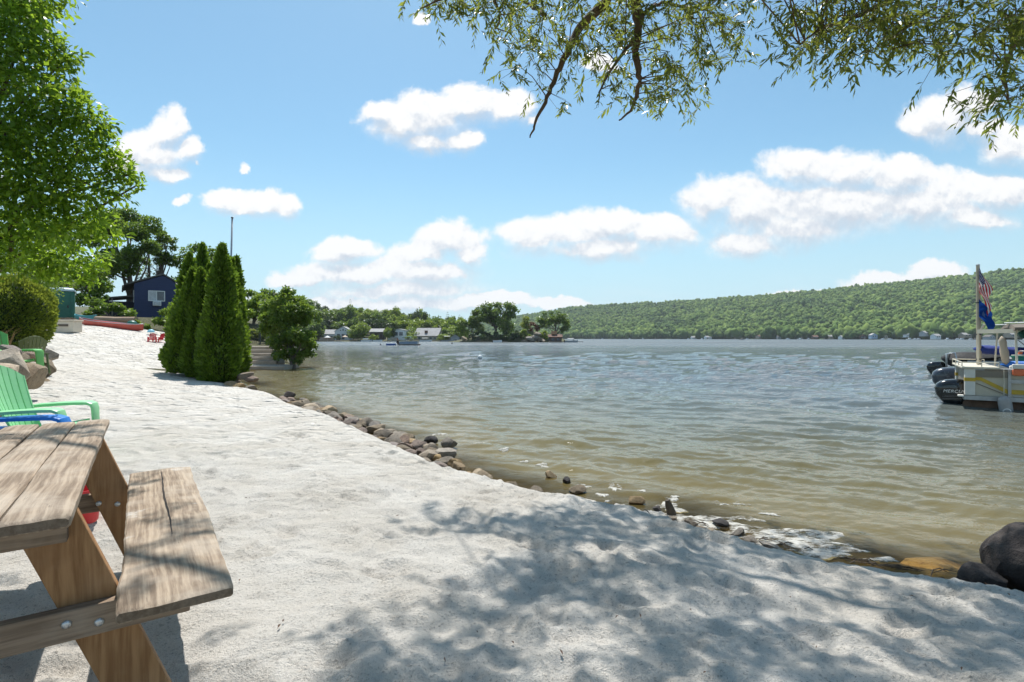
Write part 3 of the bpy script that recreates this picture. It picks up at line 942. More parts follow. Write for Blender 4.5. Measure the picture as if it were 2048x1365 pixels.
while True:
    p_, n_ = along(ROW2, s)
    if p_ is None: break
    ss = rr.uniform(.035, .075)
    if p_.x < 2.25 and rr.random() < .8:
        q = p_ + (n_ if n_.dot(Vector((-1, -1))) > 0 else -n_) * rr.uniform(-.06, .16)
        rock(M[rr.choice(['rock', 'rock_tan', 'rock_red', 'rock'])], 'small brown stone half buried in the sand edge right of the main stone row', (q.x, q.y, max(WZ, gz(q.x, q.y)) + ss * .15), (ss * rr.uniform(1, 1.7), ss, ss * .9), rr.uniform(0, 6.28), rr.uniform(-.3, .3), rr.uniform(-.3, .3), 'small stones along the sand edge', var=k2)
        k2 += 1
    s += ss * rr.uniform(1.3, 3.2)
for px, py, sx, sz, mt, lab in ((898, 898, .17, .15, 'rock', 'big pale brown stone, largest in the middle of the waterline row'), (862, 888, .14, .11, 'rock_dark', 'dark square stone next to the largest stone of the waterline row'),
                                (1100, 958, .10, .075, 'rock_tan', 'tan stone at the water edge beside a small dark stone'), (1135, 968, .075, .07, 'rock_dark', 'small dark upright stone beside the tan one at the water edge'), (1155, 985, .13, .06, 'rock', 'flat brown stone half buried at the sand edge below the dark one'),
                                (1270, 1006, .14, .06, 'rock_tan', 'flat tan stone half buried left of the upright stub'), (1440, 1052, .12, .05, 'rock_dark', 'dark wet stone at the water edge, last before the foam patch'), (1315, 1024, .07, .05, 'rock_dark', 'wet dark pebble at the foot of the upright stub')):
    p_ = on_ground(px, py)
    rock(M[mt], lab, (p_.x, p_.y, max(p_.z, WZ) + sz * .45), (sx * .95, sx * .8, sz * 1.1), px, .1, .1, var=px % 9)
p_ = on_ground(1345, 1030)
mb = MB(); mb.tube([(0, 0, -.05), (-.015, 0, .03), (-.035, .01, .09), (-.045, .012, .13)], [.05, .042, .034, .022], 9)
o = mb.build('driftwood', M['bark'], None, True, 50); o.location = p_; tag(o, 'dark stub of driftwood standing upright at the water edge', 'driftwood')
# right edge: dark boulder with a flatter one at its foot
rock(M['rock_dark'], 'large smooth dark boulder at the right edge beside the water', (3.56, 3.54, -.32), (.33, .32, .31), .5, .05, .10, name='boulder', cat='boulder', var=9)
rock(M['rock_dark'], 'flat brown boulder leaning on the foot of the large dark boulder', (3.06, 3.44, -.37), (.20, .13, .12), .35, .0, .12, name='boulder', cat='boulder', var=10)
p_ = at(1880, 1112, 4.0); rock(M['rock_tan'], 'orange brown boulder lying just under the water by the dark boulders', (p_.x, p_.y, WZ - .15), (.42, .30, .16), .3, name='boulder', cat='boulder', var=5)
# terrace wall on the left
WALL = [(22, 735, 9.0, .62, .34, .50, 'rock_tan', 'large tan boulder of the terrace wall behind the green chair', 1), (52, 757, 9.2, .46, .34, .44, 'rock_tan', 'sloping tan boulder at the foot of the terrace wall', 3), (88, 738, 12.2, .28, .34, .50, 'rock', 'upright grey brown stone at the right end of the terrace wall', 0),
        (72, 742, 11.0, .20, .22, .28, 'rock_tan', 'golden square stone wedged in the terrace wall', 5), (58, 713, 11.2, .22, .25, .20, 'rock_red', 'purple grey round stone on top of the terrace wall below the olive chair', 6), (16, 703, 9.6, .20, .22, .19, 'rock_red', 'rounded red brown stone on top of the wall below the grass green chair', 7),
        (6, 812, 7.2, .26, .22, .26, 'rock_tan', 'small orange tan stone low at the left edge behind the green chair', 2), (40, 722, 10.6, .22, .25, .3, 'rock_tan', 'pointed tan stone near the top of the terrace wall', 4), (-30, 760, 8.2, .5, .4, .5, 'rock_tan', 'tan boulder of the terrace wall at the left edge', 8), (98, 712, 13.0, .20, .3, .3, 'rock', 'weathered grey stone capping the right end of the terrace wall', 1), (80, 765, 11.9, .22, .2, .2, 'rock_tan', 'low tan stone at the foot of the upright grey stone', 3)]
for px, py, Y, sx, sy, sz, mt, lab, var in WALL:
    p_ = at(px, py, Y)
    rock(M[mt], lab, p_, (sx * .94, sy * .98, sz * 1.0), px * .7, .15 * math.sin(px), .15 * math.cos(px), 'terrace wall stones', 'wall_stone', 'stone', var)
# rocks at the foot of the arborvitae
for i, (px, py, s) in enumerate(((432, 763, .30), (458, 772, .34), (480, 778, .30), (500, 778, .24), (470, 785, .22), (488, 788, .22), (445, 775, .2), (503, 760, .26), (492, 752, .28), (508, 788, .13), (466, 760, .3))):
    Y = 1.42 * F / (py - HOR) * (1.0)
    p_ = at(px, py, min(Y, 16.2))
    rock(M[('rock', 'rock_red', 'rock_tan')[i % 3] if i not in (0, 1) else 'rock_tan'], 'brown rock heaped on the bank below the arborvitae', p_, (s, s * .8, s * .75), i * 1.3, .2, .1, 'rocks below the arborvitae', 'bank_rock', 'rock', i)
rock(M['rock_dark'], 'dark rock in the water, farthest of the waterline row', (*at(578, 785, 14.4).xy, WZ + .08), (.24, .18, .2), .4, 0, 0, None, var=3)

# ------------------------------------------------------------------ foam and litter
fm = MB()
def water_h(x, y):
    i = int(np.clip(np.searchsorted(WROWS, y), 0, len(WROWS) - 1)); j = int(np.clip(round((x / y + 1.7) / 3.4 * 999), 0, 999))
    return WZ + float(H[i, j])
def foam(cx, cy, rx, ry, a, seed, lobes=26):
    r = random.Random(seed); n = lobes * 2; R = 7
    ph = [r.uniform(0, 6.28) for _ in range(6)]; vs = []
    for i in range(R + 1):
        for k in range(n):
            t_ = 2 * PI * k / n; q = (i / R) * (1 + .26 * math.sin(2 * t_ + ph[0]) + .22 * math.sin(3 * t_ + ph[1]) + .15 * math.sin(5 * t_ + ph[2]) + .12 * math.sin(8 * t_ + ph[3]) + .08 * math.sin(13 * t_ + ph[4]))
            x = rx * q * math.cos(t_); y = ry * q * math.sin(t_)
            X = cx + x * math.cos(a) - y * math.sin(a); Y = cy + x * math.sin(a) + y * math.cos(a)
            vs.append((X, Y, water_h(X, Y) + (.006 if i < R else -.004)))
    fm.add(vs, [(i * n + k, i * n + (k + 1) % n, (i + 1) * n + (k + 1) % n, (i + 1) * n + k) for i in range(R) for k in range(n)])
for i, (px, py, wx, wy) in enumerate(((1600, 1085, 110, 22), (1520, 1068, 70, 12), (1660, 1104, 60, 10), (1440, 1052, 70, 10), (1385, 1038, 55, 9), (1340, 1013, 26, 9), (1345, 998, 16, 3), (1230, 977, 11, 6), (1205, 990, 10, 4), (1168, 972, 12, 3), (1440, 1010, 14, 4), (1480, 1010, 18, 3), (1490, 1040, 30, 4), (1540, 1030, 16, 3), (1765, 1120, 26, 5), (1700, 1092, 20, 3), (1100, 955, 8, 3), (1085, 932, 12, 3), (1050, 926, 8, 2), (1008, 905, 12, 2), (960, 890, 14, 2), (880, 868, 12, 2), (1540, 1100, 40, 6), (1215, 1004, 8, 3), (1285, 985, 10, 2))):
    Y = (CAMZ - WZ) * F / (py - HOR); p_ = at(px, py, Y)
    foam(p_.x, p_.y, wx * Y / F, wy * Y * Y / (F * (CAMZ - WZ)), -.12, i)
m, t, out = newmat('foam')
co = t.n('ShaderNodeTexCoord').outputs['Object']
n_ = t.noise(co, 26, 5, .65)
p_ = t.n('ShaderNodeBsdfPrincipled', {'Base Color': t.ramp(n_, [(.3, (.42, .39, .32)), (.6, (.62, .60, .55))]), 'Roughness': .8, 'Normal': t.bump(t.noise(co, 60, 4), .5, .02)})
tr = t.n('ShaderNodeBsdfTransparent')
mx = t.n('ShaderNodeMixShader', {0: t.maprange(t.noise(t.vec('MULTIPLY', co, (1, 1.6, 1)), 6, 9, .75), .40, .58, 0, .88), 1: tr.outputs[0], 2: p_.outputs[0]})
t.t.links.new(mx.outputs[0], out.inputs[0])
tag(fm.build('foam', m, None), 'white foam scum drifting along the water edge', 'foam', kind='stuff')

lit = MB(); r = random.Random(3)
for i in range(150):     # fallen leaf bits, bark chips
    x = r.uniform(-2.6, 4.2); y = 1.7 + 7 * r.random() ** 1.6
    if shore_dist(np.array([x]), np.array([y]))[0] < .25: continue
    i0 = np.searchsorted(gy, y); j0 = np.searchsorted(gx, x); z = GZ[i0, j0] + .012
    a = r.uniform(0, 6.28); L = r.uniform(.006, .022); w = r.uniform(.002, .005)
    c, s_ = math.cos(a), math.sin(a)
    lit.add([(x - c * L, y - s_ * L, z), (x + s_ * w, y - c * w, z + .004), (x + c * L, y + s_ * L, z + .002), (x - s_ * w, y + c * w, z + .006)], [(0, 1, 2, 3)])
tag(lit.build('leaf_litter', simple('litter', (.12, .06, .03), .9, .5, 30), None), 'brown leaf and bark crumbs scattered on the sand', 'litter', kind='stuff')
rt = MB(); r = random.Random(8)      # wrack line of roots and bark at the edge
for i in range(34):
    s_ = r.uniform(0, 1); px, py = 1690 + 210 * s_ - 430 * (i > 20) * r.random(), 0
    py = 1122 + (px - 1690) * .142 if px > 1690 else 1060 + (px - 1440) * .248
    q = on_ground(px, py + r.uniform(-4, 4)); a = r.gauss(-.5, .5); L = r.uniform(.03, .12)
    rt.tube([(q.x - math.cos(a) * L, q.y - math.sin(a) * L, q.z + .005), (q.x, q.y, q.z + r.uniform(.012, .03)), (q.x + math.cos(a) * L, q.y + math.sin(a) * L, q.z + .004)], [.002, .005, .0015], 5)
tag(rt.build('wrack', M['bark'], None), 'dark line of bark and rootlets washed up along the sand edge', 'debris', kind='stuff')
# ------------------------------------------------------------------ overhanging willow
rng = np.random.default_rng(31)
WILLOW = thing('willow_tree', 'willow tree reaching over the beach from the right with drooping narrow leaves', 'tree', (6.3, 2.2, gz(6.3, 2.2)))
wl = Vector(WILLOW.location)
br = MB()
hub = Vector((4.6, 3.6, 5.6))
br.tube([wl - wl, Vector((-.1, .1, 1.5)), Vector((-.6, .6, 3.4)), hub - wl], [.42, .30, .25, .20], 12)
spines = []
def limb(pts, r0, r1, off=True):
    P_ = [Vector(p) for p in pts]
    # smooth
    Q = []
    for i in range(len(P_) - 1):
        a, b, c, d = P_[max(i - 1, 0)], P_[i], P_[i + 1], P_[min(i + 2, len(P_) - 1)]
        for k in range(5):
            s = k / 5; Q.append(.5 * ((2 * b) + (c - a) * s + (2 * a - 5 * b + 4 * c - d) * s * s + (3 * b - a - 3 * c + d) * s ** 3))
    Q.append(P_[-1])
    n = len(Q)
    jit = [Vector((rng.normal(), rng.normal(), rng.normal())) * r1 * .9 for _ in Q]
    Q = [q + (j if 0 < i < n - 1 else Vector()) for i, (q, j) in enumerate(zip(Q, jit))]
    br.tube([q - wl for q in Q], [r0 + (r1 - r0) * (i / (n - 1)) ** .8 for i in range(n)], 8)
    spines.append(Q)
    return Q
YA, YB = 6.6, 6.3
limb([hub, (3.0, 5.2, 6.5), at(1255, -70, YA), at(1215, 0, YA), at(1160, 55, YA), at(1135, 105, YA - .1), at(1115, 145, YA - .1), at(1095, 195, YA - .2), at(1072, 245, YA - .2), at(1060, 276, YA - .2)], .10, .008)
limb([hub, (2.9, 5.0, 6.3), at(1282, -60, YB), at(1274, 0, YB), at(1276, 60, YB), at(1272, 112, YB), at(1279, 160, YB), at(1272, 195, YB), at(1262, 218, YB), at(1238, 241, YB)], .095, .009)
limb([at(1273, 40, YB), at(1300, 18, YB + .1), at(1330, 5, YB + .3), at(1370, 15, YB + .4), at(1410, 20, YB + .5)], .03, .008)
limb([at(1270, 75, YB), at(1248, 105, YB - .2), at(1222, 140, YB - .2), at(1200, 180, YB - .2), at(1198, 206, YB - .2)], .025, .007)
limb([at(1090, 30, YA), at(1060, 10, YA + .4), at(1020, -20, YA + .5)], .03, .01)
limb([hub, (2.4, 5.3, 6.6), at(1050, -60, 6.2), at(990, -10, 6.2), at(1000, 30, 6.2), at(990, 60, 6.2)], .05, .006)
limb([at(1050, -60, 6.2), at(960, -30, 6.1), at(880, 0, 6.0), at(840, 18, 6.0)], .03, .005)
limb([hub, (4.6, 4.7, 5.9), at(1900, -60, 5.2), at(1800, -10, 5.1), at(1720, 30, 5.0), at(1640, 60, 5.0), at(1600, 90, 5.0)], .06, .005)
limb([hub, (5.2, 4.9, 5.3), at(2060, 30, 5.0), at(2010, 130, 5.0), at(2020, 210, 5.0)], .05, .006)
limb([at(1800, -10, 5.1), at(1780, 60, 5.1), at(1760, 110, 5.1)], .014, .005)
limb([hub, (2.5, 3.6, 6.6), (.6, 3.9, 6.5), (-1.2, 4.4, 6.1), (-2.6, 4.9, 5.6)], .09, .02)
limb([hub, (3.2, 2.4, 6.6), (1.6, 1.6, 6.6), (.0, 1.2, 6.2)], .08, .02)
limb([hub, (5.0, 2.4, 6.8), (4.8, .8, 7.0)], .08, .02)

cl = []
for px, py in ((848, 14), (866, 30), (880, 5), (905, 18), (935, 30), (950, 12), (975, 45), (990, 18), (1015, 40), (1015, 75), (1030, 8), (1045, 60), (1060, 25), (1075, 60), (1095, 40), (1092, 95), (1065, 120), (1038, 112), (1040, 160), (1075, 165), (1085, 205), (1150, 22), (1178, 50), (1172, 95), (1190, 130), (1150, 110), (1212, 25), (1215, 75), (1235, 60), (1236, 110), (1255, 30), (1215, 165),
               (1300, 45), (1325, 20), (1330, 80), (1300, 110), (1312, 150), (1340, 130), (1340, 185), (1300, 190), (1318, 215), (1360, 210), (1355, 45), (1390, 25), (1395, 75), (1425, 35), (1440, 12), (1375, 110), (1405, 120), (1430, 140), (1375, 160), (1382, 190), (1440, 25), (1450, 75), (1462, 90), (1420, 95), (1435, 60), (1280, 75), (1240, 200), (1120, 10), (1010, 5)):
    Y = 6.3 + rng.normal() * .3
    cl.append((at(px, py - 26, Y), .16))
for px, py in ((1600, 66), (1612, 34), (1620, 104), (1600, 50), (1630, 20), (1640, 80), (1625, 115), (1660, 110), (1665, 50), (1690, 85), (1690, 125), (1700, 20), (1720, 60), (1725, 105), (1750, 30), (1755, 85), (1760, 125), (1780, 60), (1790, 15), (1825, 40), (1815, 75), (1850, 20), (1850, 85), (1880, 50), (1900, 95), (1905, 15), (1930, 60), (1950, 110), (1960, 20), (1975, 75), (2000, 40), (1990, 130), (2010, 100), (2040, 70), (2035, 130), (2010, 165), (2040, 185), (1995, 225), (2020, 235), (2045, 230), (1985, 190), (1920, 120), (1890, 120), (2030, 20), (1870, 100), (1665, 10), (1740, 8)):
    Y = 5.0 + rng.normal() * .3
    cl.append((at(px, py - 30, Y), .18))
dense = len(cl)
# the rest of the crown, overhead: throws the broken shade on the foreground sand
for i in range(330):
    h = rng.uniform(4.6, 6.6)
    gx_, gy_ = rng.uniform(-.7, 5.2), rng.uniform(.4, 3.9)
    edge = -.55 + .35 * (gy_ - 1.8)
    if gx_ < edge: continue
    cl.append((Vector((gx_ - .09 * h, gy_ + .51 * h, h)), .13))
for q in ((-2.45, 4.6, 4.9), (-2.75, 4.75, 5.0), (-1.6, 4.35, 5.0)):
    cl.append((Vector(q), .15))
CL0 = [c for c, _ in cl]
Cs = []; Ds = []; Ns = []; Ls = []
for i, (c, sp) in enumerate(cl):
    c = Vector(c)
    if i >= dense and c.y > .6 and -150 < 1024 + F * c.x / c.y < 2200 and HOR - F * (c.z - CAMZ) / c.y > -110: continue   # keep the view as open as it is
    best = None
    for Q in spines:
        for q in Q[3:]:
            d2 = (q - c).length_squared
            if best is None or d2 < best[0]: best = (d2, q)
    root = best[1]
    if best[0] < 4.0:
        mid = root.lerp(c, .55) + Vector((0, 0, .10 * math.sqrt(best[0])))
        br.tube([root - wl, mid - wl, c - wl], [.008, .005, .003], 5, cap=False)
    for tw in range(8 if i < dense else 12):
        a = Vector((rng.normal() * sp, rng.normal() * sp, rng.normal() * sp * .5)) + c
        d = Vector((rng.normal() * .8, rng.normal() * .8, -.55 + rng.normal() * .4)).normalized()
        L = rng.uniform(.14, .34)
        e = a + d * L + Vector((0, 0, -.05))
        br.tube([c.lerp(a, .3) - wl, a - wl, e - wl], [.003, .002, .0012], 4, cap=False)
        nl = int(rng.integers(9, 15))
        for k in range(nl):
            s = (k + .5) / nl
            Cs.append(a.lerp(e, s) - wl)
            side = 1 if k % 2 else -1
            prp = d.cross(Vector((rng.normal() * .3, rng.normal() * .3, 1))).normalized() * side
            Ds.append(d * .75 + prp * .75 + Vector((0, 0, -.30)) + Vector((rng.normal(), rng.normal(), rng.normal())) * .22)
            Ns.append(Vector((rng.normal() * .6, rng.normal() * .6, 1)))
            Ls.append(rng.uniform(.066, .112) * (1 if s < .85 else .7))
Ls = np.array(Ls)
lm = leaf_mesh('foliage', np.array(Cs), np.array(Ds), np.array(Ns), Ls, Ls * .28, fold=.15)
br.build('trunk', M['willow_bark'], WILLOW, True)
link('foliage', lm, M['leaf_willow'], WILLOW)


# ------------------------------------------------------------------ near leafy tree, left
def leafy_tree(name, label, loc, Cc, Rr, n, size, mat, rng, trunk_top, r0, bark='bark', aspect=.55, droop=.3, group=None, shell=.5, cat='tree', k=12, flat=.8, zlimb=-9):
    T = thing(name, label, cat, loc, 0, group)
    L = np.array(loc)
    mb = MB(); limbs(mb, (0, 0, -.15), np.array(trunk_top) - L, np.array([c for c in Cc if c[2] > zlimb] or Cc) - L, rng, r0, k)
    mb.build('trunk', M[bark], T, True)
    P_, D_ = crown_points(Cc, Rr, n, rng, shell, flat)
    link('crown', rand_leaves('crown', P_ - L, D_, size, rng, aspect, droop), mat if not isinstance(mat, str) else M[mat], T)
    return T


rng = np.random.default_rng(8)
Cc = []; Rr = []
for px, py, Y, r in ((40, -40, 10.5, .9), (20, 40, 10, .7), (48, 60, 9.8, .5), (30, 120, 9.6, .55), (110, 110, 10.2, .45), (120, 160, 10.2, .3), (60, 190, 9.6, .6), (120, 215, 9.8, .5), (170, 240, 10, .45), (205, 250, 10.2, .28), (20, 260, 9.4, .6), (90, 290, 9.8, .6), (160, 300, 10, .5), (210, 300, 10.3, .35), (235, 335, 10.4, .35), (258, 350, 10.4, .22), (30, 350, 9.6, .7), (110, 370, 9.8, .6), (180, 370, 10.2, .5), (235, 385, 10.4, .3), (40, 430, 9.8, .7), (120, 450, 10.2, .6), (180, 440, 10.4, .45), (220, 470, 10.8, .28), (60, 510, 10.6, .6), (130, 520, 10.8, .45), (165, 545, 11, .28), (195, 520, 11, .25), (100, 540, 11, .3), (178, 562, 11, .18), (42, 0, 10.5, .5), (40, -80, 10.6, .6), (-40, 100, 9.6, .9), (-60, 300, 9.4, 1.0), (-60, 480, 9.6, .9), (74, 16, 10, .26), (135, 115, 10.2, .2), (272, 372, 10.4, .14), (150, 200, 10, .3), (-40, -100, 10, 1.2)):
    Cc.append(tuple(at(px, py, Y * .47))); Rr.append(r * .47)
leafy_tree('leafy_tree', 'tall bright green broadleaf tree rising at the left edge behind the green chair', (-5.7, 5.2, gz(-5.7, 5.2)), Cc, Rr, 20000, .059, 'leaf_near', rng, at(-20, -60, 5.0), .09, group=None, shell=.2, k=22, aspect=.52, zlimb=2.6)
# thin feathery shrub below it
Cc = [tuple(at(px, py, Y * 1.5)) for px, py, Y in ((60, 500, 13), (95, 555, 13.4), (70, 590, 13.5), (80, 540, 13.2), (40, 520, 13), (60, 610, 13.6), (20, 480, 13), (70, 570, 13))]
leafy_tree('leafy_shrub', 'thin pale twiggy shrub between the rounded yew and the leafy tree', (-18.0, 20.3, gz(-18, 20.3)), Cc, [.8, .75, .7, .75, .9, .5, .9, .7], 5200, .12, 'leaf_bright', rng, at(70, 500, 19.8), .04, aspect=.4, cat='shrub', group=None)

# ------------------------------------------------------------------ yew and arborvitae
def needle_skin(name, rings_fn, n, size, rng, up=.6, lift=.1, aspect=.35):
    """sprays over a surface given by rings_fn(u,v) -> point, normal"""
    u = rng.random(n); v = rng.random(n)
    P_, N_ = rings_fn(u, v)
    d = nrm(N_ * .75 + np.array([0, 0, up]) + rng.normal(size=(n, 3)) * .38)
    nn = nrm(np.cross(N_, rng.normal(size=(n, 3)) * .35 + np.array([0, 0, 1.0])) + rng.normal(size=(n, 3)) * .35)
    L = size * (.6 + .8 * rng.random(n) + .4 * (rng.random(n) < .08))
    P_ = P_ - N_ * (size * (.15 + .75 * rng.random(n)))[:, None]
    return leaf_mesh(name, P_, d, nn, L, L * aspect, fold=.1, mid=.55)


def spire(label, px0, py0, bx, by, rpx, Y, seed, n=8500):
    rng = np.random.default_rng(seed)
    base = at(bx, by, Y); tip = at(px0, py0, Y); Hh = tip.z - base.z; R = rpx * Y / F
    base.z -= .05
    lean = Vector(((tip.x - base.x), 0, 0))
    T = thing('arborvitae', label, 'evergreen tree', base, 0, 'arborvitae in the clump by the cove')
    ph = rng.random(6) * 6.28
    def prof(h):
        return .98 * R * np.clip(np.where(h < .14, .70 + .30 * np.sin(np.clip(h / .14, 0, 1) * PI / 2), 1.0) * (1 - np.clip((h - .10) / .90, 0, 1) ** 1.7) ** .85, 0, 1)
    def surf(u, v, k=1.0):
        h = 1 - np.sqrt(np.clip(1 - v * .995, 0, 1)) ; h = h * .98
        h = v ** 1.15
        a = u * 2 * PI
        r = prof(h) * k * (1 + .10 * np.sin(3 * a + ph[0] + 5 * h) + .08 * np.sin(5 * a + ph[1] - 9 * h) + .09 * np.sin(2 * a + 14 * h + ph[2]) + .05 * np.sin(7 * a + 23 * h + ph[3]))
        x = r * np.cos(a) + lean.x * h ** 1.3; y = r * np.sin(a); z = h * Hh
        Pn = np.stack([x, y, z], -1)
        N_ = np.stack([np.cos(a), np.sin(a), np.full_like(a, .22)], -1)
        return Pn, nrm(N_)
    mb = MB(); rings = []
    for i in range(18):
        v = (i / 17) * .985
        P_, _ = surf(np.linspace(0, 1, 14, endpoint=False), np.full(14, v ** .87), .80)
        rings.append([tuple(p) for p in P_])
    mb.loft(rings); mb.build('trunk', M['core'], T, True)  # dark inner body added behind the sprays so the crown looks opaque
    link('foliage', needle_skin('foliage', surf, n, .13, rng, .75, aspect=.45), M['leaf_arb'], T)
    mb = None


spire('tall arborvitae at the left of the clump with a pointed top', 380, 507, 372, 738, 34, 17.4, 1)
spire('shorter arborvitae in front on the left, nearest the red chairs', 385, 540, 378, 742, 40, 16.7, 2, 10500)
spire('arborvitae in the middle of the front row with a low top', 402, 537, 408, 750, 36, 16.6, 3, 10000)
spire('dark arborvitae behind the front row, tallest on the left half', 405, 488, 410, 740, 30, 18.6, 4)
spire('dark short arborvitae in the gap behind the front row', 420, 527, 422, 742, 24, 18.0, 5, 6000)
spire('broad front arborvitae with the tallest top, nearest the water', 445, 489, 440, 760, 40, 16.1, 6, 13000)
spire('slim shaded arborvitae to the right of the broad front one', 463, 516, 466, 752, 26, 17.4, 7)
spire('slim arborvitae at the right end of the clump beside the cove', 474, 514, 475, 748, 20, 18.2, 8, 7000)

rng = np.random.default_rng(77)
yc = at(14, 620, 13.6); yc.z -= .12
T = thing('yew_shrub', 'dense rounded yew shrub clipped into a dome above the stone terrace', 'shrub', (yc.x, yc.y, .5))
def dome(u, v):
    a = u * 2 * PI; e = np.arcsin(np.clip(v * 1.9 - .9, -1, 1))
    N_ = np.stack([np.cos(e) * np.cos(a), np.cos(e) * np.sin(a), np.sin(e)], -1)
    q = 1 + .05 * np.sin(3 * a + 2 * e) + .05 * np.sin(5 * a - 4 * e + 1) + .03 * np.sin(9 * a + 7 * e)
    return N_ * q[:, None] * np.array([.98, .9, .98]) + np.array([0, 0, yc.z - .5]), N_
link('foliage', needle_skin('foliage', dome, 16000, .085, rng, .5, aspect=.42), M['leaf_yew'], T)
mb = MB(); mb.lathe([(.12, 0), (.55, .25), (.80, .6), (.84, .8), (.80, 1.1), (.5, 1.5), (.0, 1.68)], (0, 0, yc.z - .5 - .82), 18, cap=False); mb.build('inner_body', M['core'], T, True)  # dark filler body added inside the dome of sprays

# dry reddish grasses poking out at the left edge
mb = MB(); r = random.Random(4)
for i in range(20):
    a = r.uniform(-.6, .9); L = r.uniform(.2, .4); x = r.uniform(-.15, .15); y = r.uniform(-.1, .1)
    mb.tube([(x, y, 0), (x + a * L * .4, y, L * .7), (x + a * L, y, L * .95)], [.008, .006, .001], 4, cap=False)
o = mb.build('dry_grass', simple('dry', (.36, .22, .10), .8, .3, 8), None); o.location = at(2, 690, 10.6); tag(o, 'tuft of dry orange grass blades by the grass green chair', 'grass tuft')
# ------------------------------------------------------------------ the crest of the beach: shed, boats, house
M['teal_green'] = simple('teal_green', (.015, .125, .085), .45, .15, 3, .05, 20)
M['navy'] = simple('navy', (.030, .045, .115), .75, .12, 1.2, .25, 8, stretch=(1, 1, 7))
M['red_paint'] = simple('red_paint', (.50, .075, .045), .55, .2, 2)
M['teal'] = simple('teal', (.10, .38, .42), .45, .15, 3)
M['tan_box'] = simple('tan_box', (.70, .60, .47), .6, .1, 3)
M['tan_log'] = simple('tan_log', (.36, .25, .17), .8, .25, 3, stretch=(.3, 1, 1))
M['lightblue'] = simple('lightblue', (.28, .58, .68), .5, .1, 3)


def up(px, py, Y, drop=.03):
    p_ = at(px, py, Y); p_.z = gz(p_.x, p_.y) - drop
    return p_


# portable toilet
p_ = at(124, 648, 33); T = thing('portable_toilet', 'green plastic portable toilet with pale domed roof behind the sand crest', 'portable toilet', p_, math.radians(38))
mb = MB(); w = .62
mb.box((-w, -w, .1), (w, w, 2.02)); mb.build('cabin', M['teal_green'], T, bevel=.04)
mb = MB(); mb.box((-w - .03, -w - .03, 0), (w + .03, w + .03, .10)); mb.build('skid', M['dark_metal'], T)
mb = MB(); mb.box((-.43, -w - .035, .2), (.43, -w - .002, 1.88)); mb.box((-.36, -w - .05, .32), (.36, -w - .036, .95)); mb.box((-.36, -w - .05, 1.06), (.36, -w - .036, 1.72)); d = mb.build('door', M['teal_green'], T, bevel=.012)
mb = MB(); mb.box((.28, -w - .09, .98), (.34, -w - .052, 1.14)); mb.build('handle', M['black'], d)
mb = MB(); rings = []
for z, q in ((2.022, 1.06), (2.10, 1.06), (2.2, .9), (2.26, .5), (2.27, .1)): rings.append([(q * w * a, q * w * b, z) for a, b in ((-1, -1), (0, -1.03), (1, -1), (1.03, 0), (1, 1), (0, 1.03), (-1, 1), (-1.03, 0))])
mb.loft(rings); mb.build('roof', simple('pale_roof', (.45, .55, .58), .5, .1, 2), T, True, 50)
mb = MB(); mb.box((-.06, -.05, 0), (.06, .05, 1.25)); mb.lathe([(.075, 1.25), (.075, 1.29), (0.0, 1.34)], n=4)
o = mb.build('post', M['white'], None); o.location = at(96, 648, 32.5); tag(o, 'white square post left of the green portable toilet', 'post')
# deck box with palm debris on its lid
p_ = on_ground(136, 664); T = thing('storage_box', 'beige plastic storage box sitting on the beach crest with brown fronds on its lid', 'storage box', (p_.x, p_.y, p_.z - .03), math.radians(8))
mb = MB(); mb.box((-.56, -.30, 0), (.42, .30, .50)); mb.build('bin', M['tan_box'], T, bevel=.02)
mb = MB(); mb.box((-.60, -.33, .505), (.46, .33, .58)); mb.build('lid', M['tan_box'], T, bevel=.02)
mb = MB(); mb.box((-.22, -.335, .27), (.20, -.303, .37)); mb.build('handle', simple('shade_tan', (.13, .10, .075), .8), T)
mb = MB(); r = random.Random(9)
for i in range(40):
    a = r.uniform(-1, 1); x = r.uniform(-.4, .4); y = r.uniform(-.2, .2); L = r.uniform(.1, .25); z = r.uniform(.585, .66)
    mb.tube([(x - L * math.cos(a), y - L * math.sin(a), z), (x, y, z + .03), (x + L * math.cos(a), y + L * math.sin(a), z)], .008, 4, cap=False)
o = mb.build('fronds', M['bark'], None); o.location = T.location; tag(o, 'heap of dry brown fronds lying on the beige storage box', 'fronds')
mb = MB(); mb.box((-.5, -.25, 0), (.4, .25, .05)); o = mb.build('board', M['lightblue'], None, bevel=.02); q = on_ground(109, 656); o.location = (q.x, q.y, q.z + .03); o.rotation_euler = (0, -.05, .1); tag(o, 'pale blue foam board lying on the sand left of the storage box', 'board')


